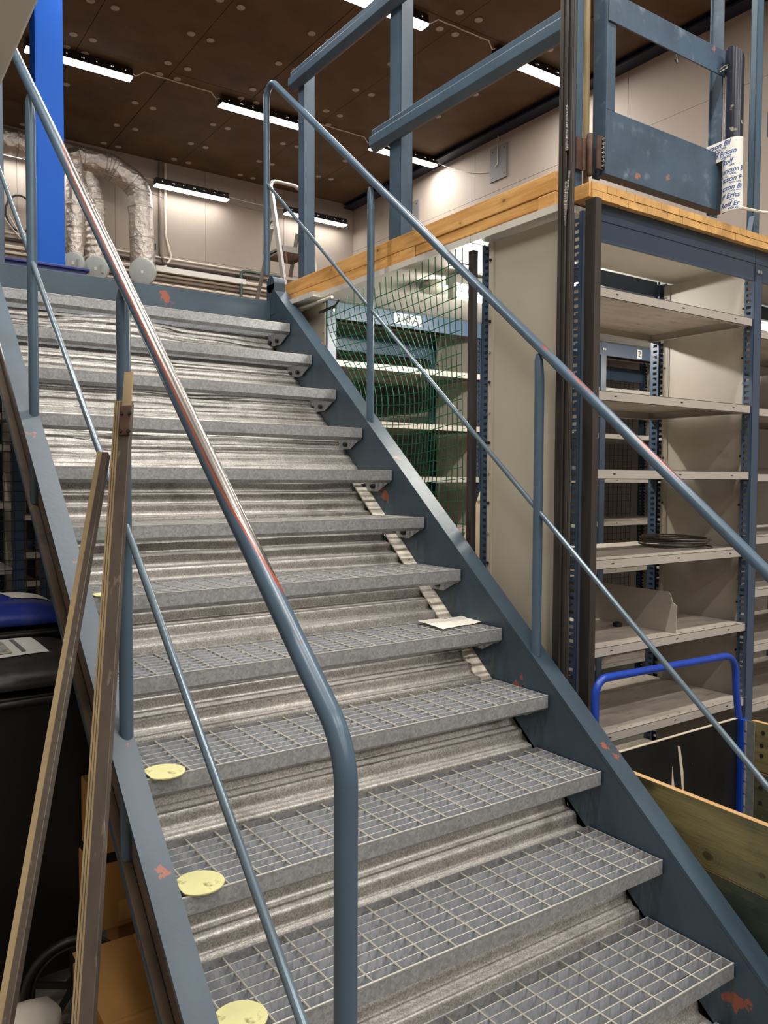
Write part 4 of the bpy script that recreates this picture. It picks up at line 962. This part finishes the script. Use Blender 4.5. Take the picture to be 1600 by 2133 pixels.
for (y0_, y1_, zb_, zt_, lab) in ((6.40, 6.69, 5.40, 5.81, 'larger grey plate on the right wall beside the ceiling lamp'), (8.18, 8.46, 5.22, 5.62, 'smaller looking grey plate far along the right wall')):
    t = thing('wall_plate', lab, 'plate', (XR - .02, (y0_ + y1_) / 2, zb_))
    MB().box(XR - .022, XR - .006, y0_, y1_, zb_, zt_).build('plate_body', M['switchgrey'], t)
    q = MB()
    for yy in (y0_ + .04, y1_ - .04):
        for zz in (zb_ + .05, zt_ - .05): q.tube([(XR - .026, yy, zz), (XR - .022, yy, zz)], .008, 8)
    q.build('plate_screw', M['bolt'], t)
    MB().tube([(XR - .03, (y0_ + y1_) / 2, zt_ + .25), (XR - .03, (y0_ + y1_) / 2, zb_ + .2), (XR - .03, (y0_ + y1_) / 2 + .05, zb_ + .16)], .006, 6).build('plate_lead', M['cable'], t, smooth=True)
cable('wire_hook', 'small dark wire hook on the right wall behind the gate', [(XR - .01, 3.62, 5.62), (XR - .06, 3.60, 5.64), (XR - .05, 3.57, 5.6), (XR - .03, 3.56, 5.3)], .006, M['bolt'], 'hook')
# stepladder
ld = thing('stepladder', 'aluminium stepladder with hoop handle and platform on the upper floor', 'ladder', (1.65, 6.0, z0))
xa, xb = 1.545, 1.875; yt_, yf, yr = 6.06, 5.50, 6.75
zt_ = 4.42; pz = 3.845
for x, n_ in ((xa, 1), (xb, -1)):
    MB().bar((x, yt_, zt_), (x - .03 * n_, yf, z0 + .012), .026, .062, (0, 1, 0)).build('front_rail', M['alu'], ld, bevel=.003)
    MB().bar((x + .025 * n_, 6.10, 4.10), (x - .02 * n_, yr, z0 + .01), .022, .05, (0, 1, 0)).build('rear_leg', M['aludark'], ld, bevel=.003)
MB().tube(fillet([(xa, yt_ - .01, zt_ - .02), (xa, yt_ + .03, zt_ + .13), (xb, yt_ + .03, zt_ + .13), (xb, yt_ - .01, zt_ - .02)], [.10, .10], 6), .018, 10).build('hoop_handle', M['alu'], ld, smooth=True)
yp0, yp1 = 5.86, 6.22
MB().box(xa + .014, xb - .014, yp0, yp1, pz, pz + .012).box(xa + .014, xb - .014, yp0 - .008, yp0, pz - .02, pz + .035).box(xa + .014, xb - .014, yp1, yp1 + .008, pz - .02, pz + .035).box(xa + .014, xa + .02, yp0, yp1, pz - .02, pz + .035).box(xb - .02, xb - .014, yp0, yp1, pz - .02, pz + .035).build('platform', M['aludark'], ld)
MB().bar((xa + .05, yp0, pz - .01), (xb - .08, yp1, pz - .01), .02, .012).build('platform_brace', M['alu'], ld)
for z in (2.95, 3.25, 3.55):
    y = yt_ + (z - zt_) * (yt_ - yf) / (zt_ - z0)
    MB().box(xa - .02, xb + .02, y - .04, y + .04, z - .012, z + .012).build('step', M['alu'], ld)
MB().tube(fillet([(xa - .02, 5.99, 4.14), (xa - .02, 6.16, 4.10), (xa - .02, 6.18, 3.86)], .05, 5), .009, 8).build('spreader', M['aludark'], ld, smooth=True)
# beige casing overhead at the top left
cs_ = thing('overhead_casing', 'beige metal casing hanging overhead in the upper left corner', 'casing', (-1.95, .9, 2.57))
MB().box(-2.25, -1.655, .05, 1.95, 2.572, 2.80).build('casing_body', M['beige'], cs_, bevel=.006)
for x in (-2.2, -1.72):
    for y in (.3, 1.7): MB().tube([(x, y, 2.80), (x, y, ZC)], .006, 8).build('hanger_rod', M['zincbolt'], cs_)
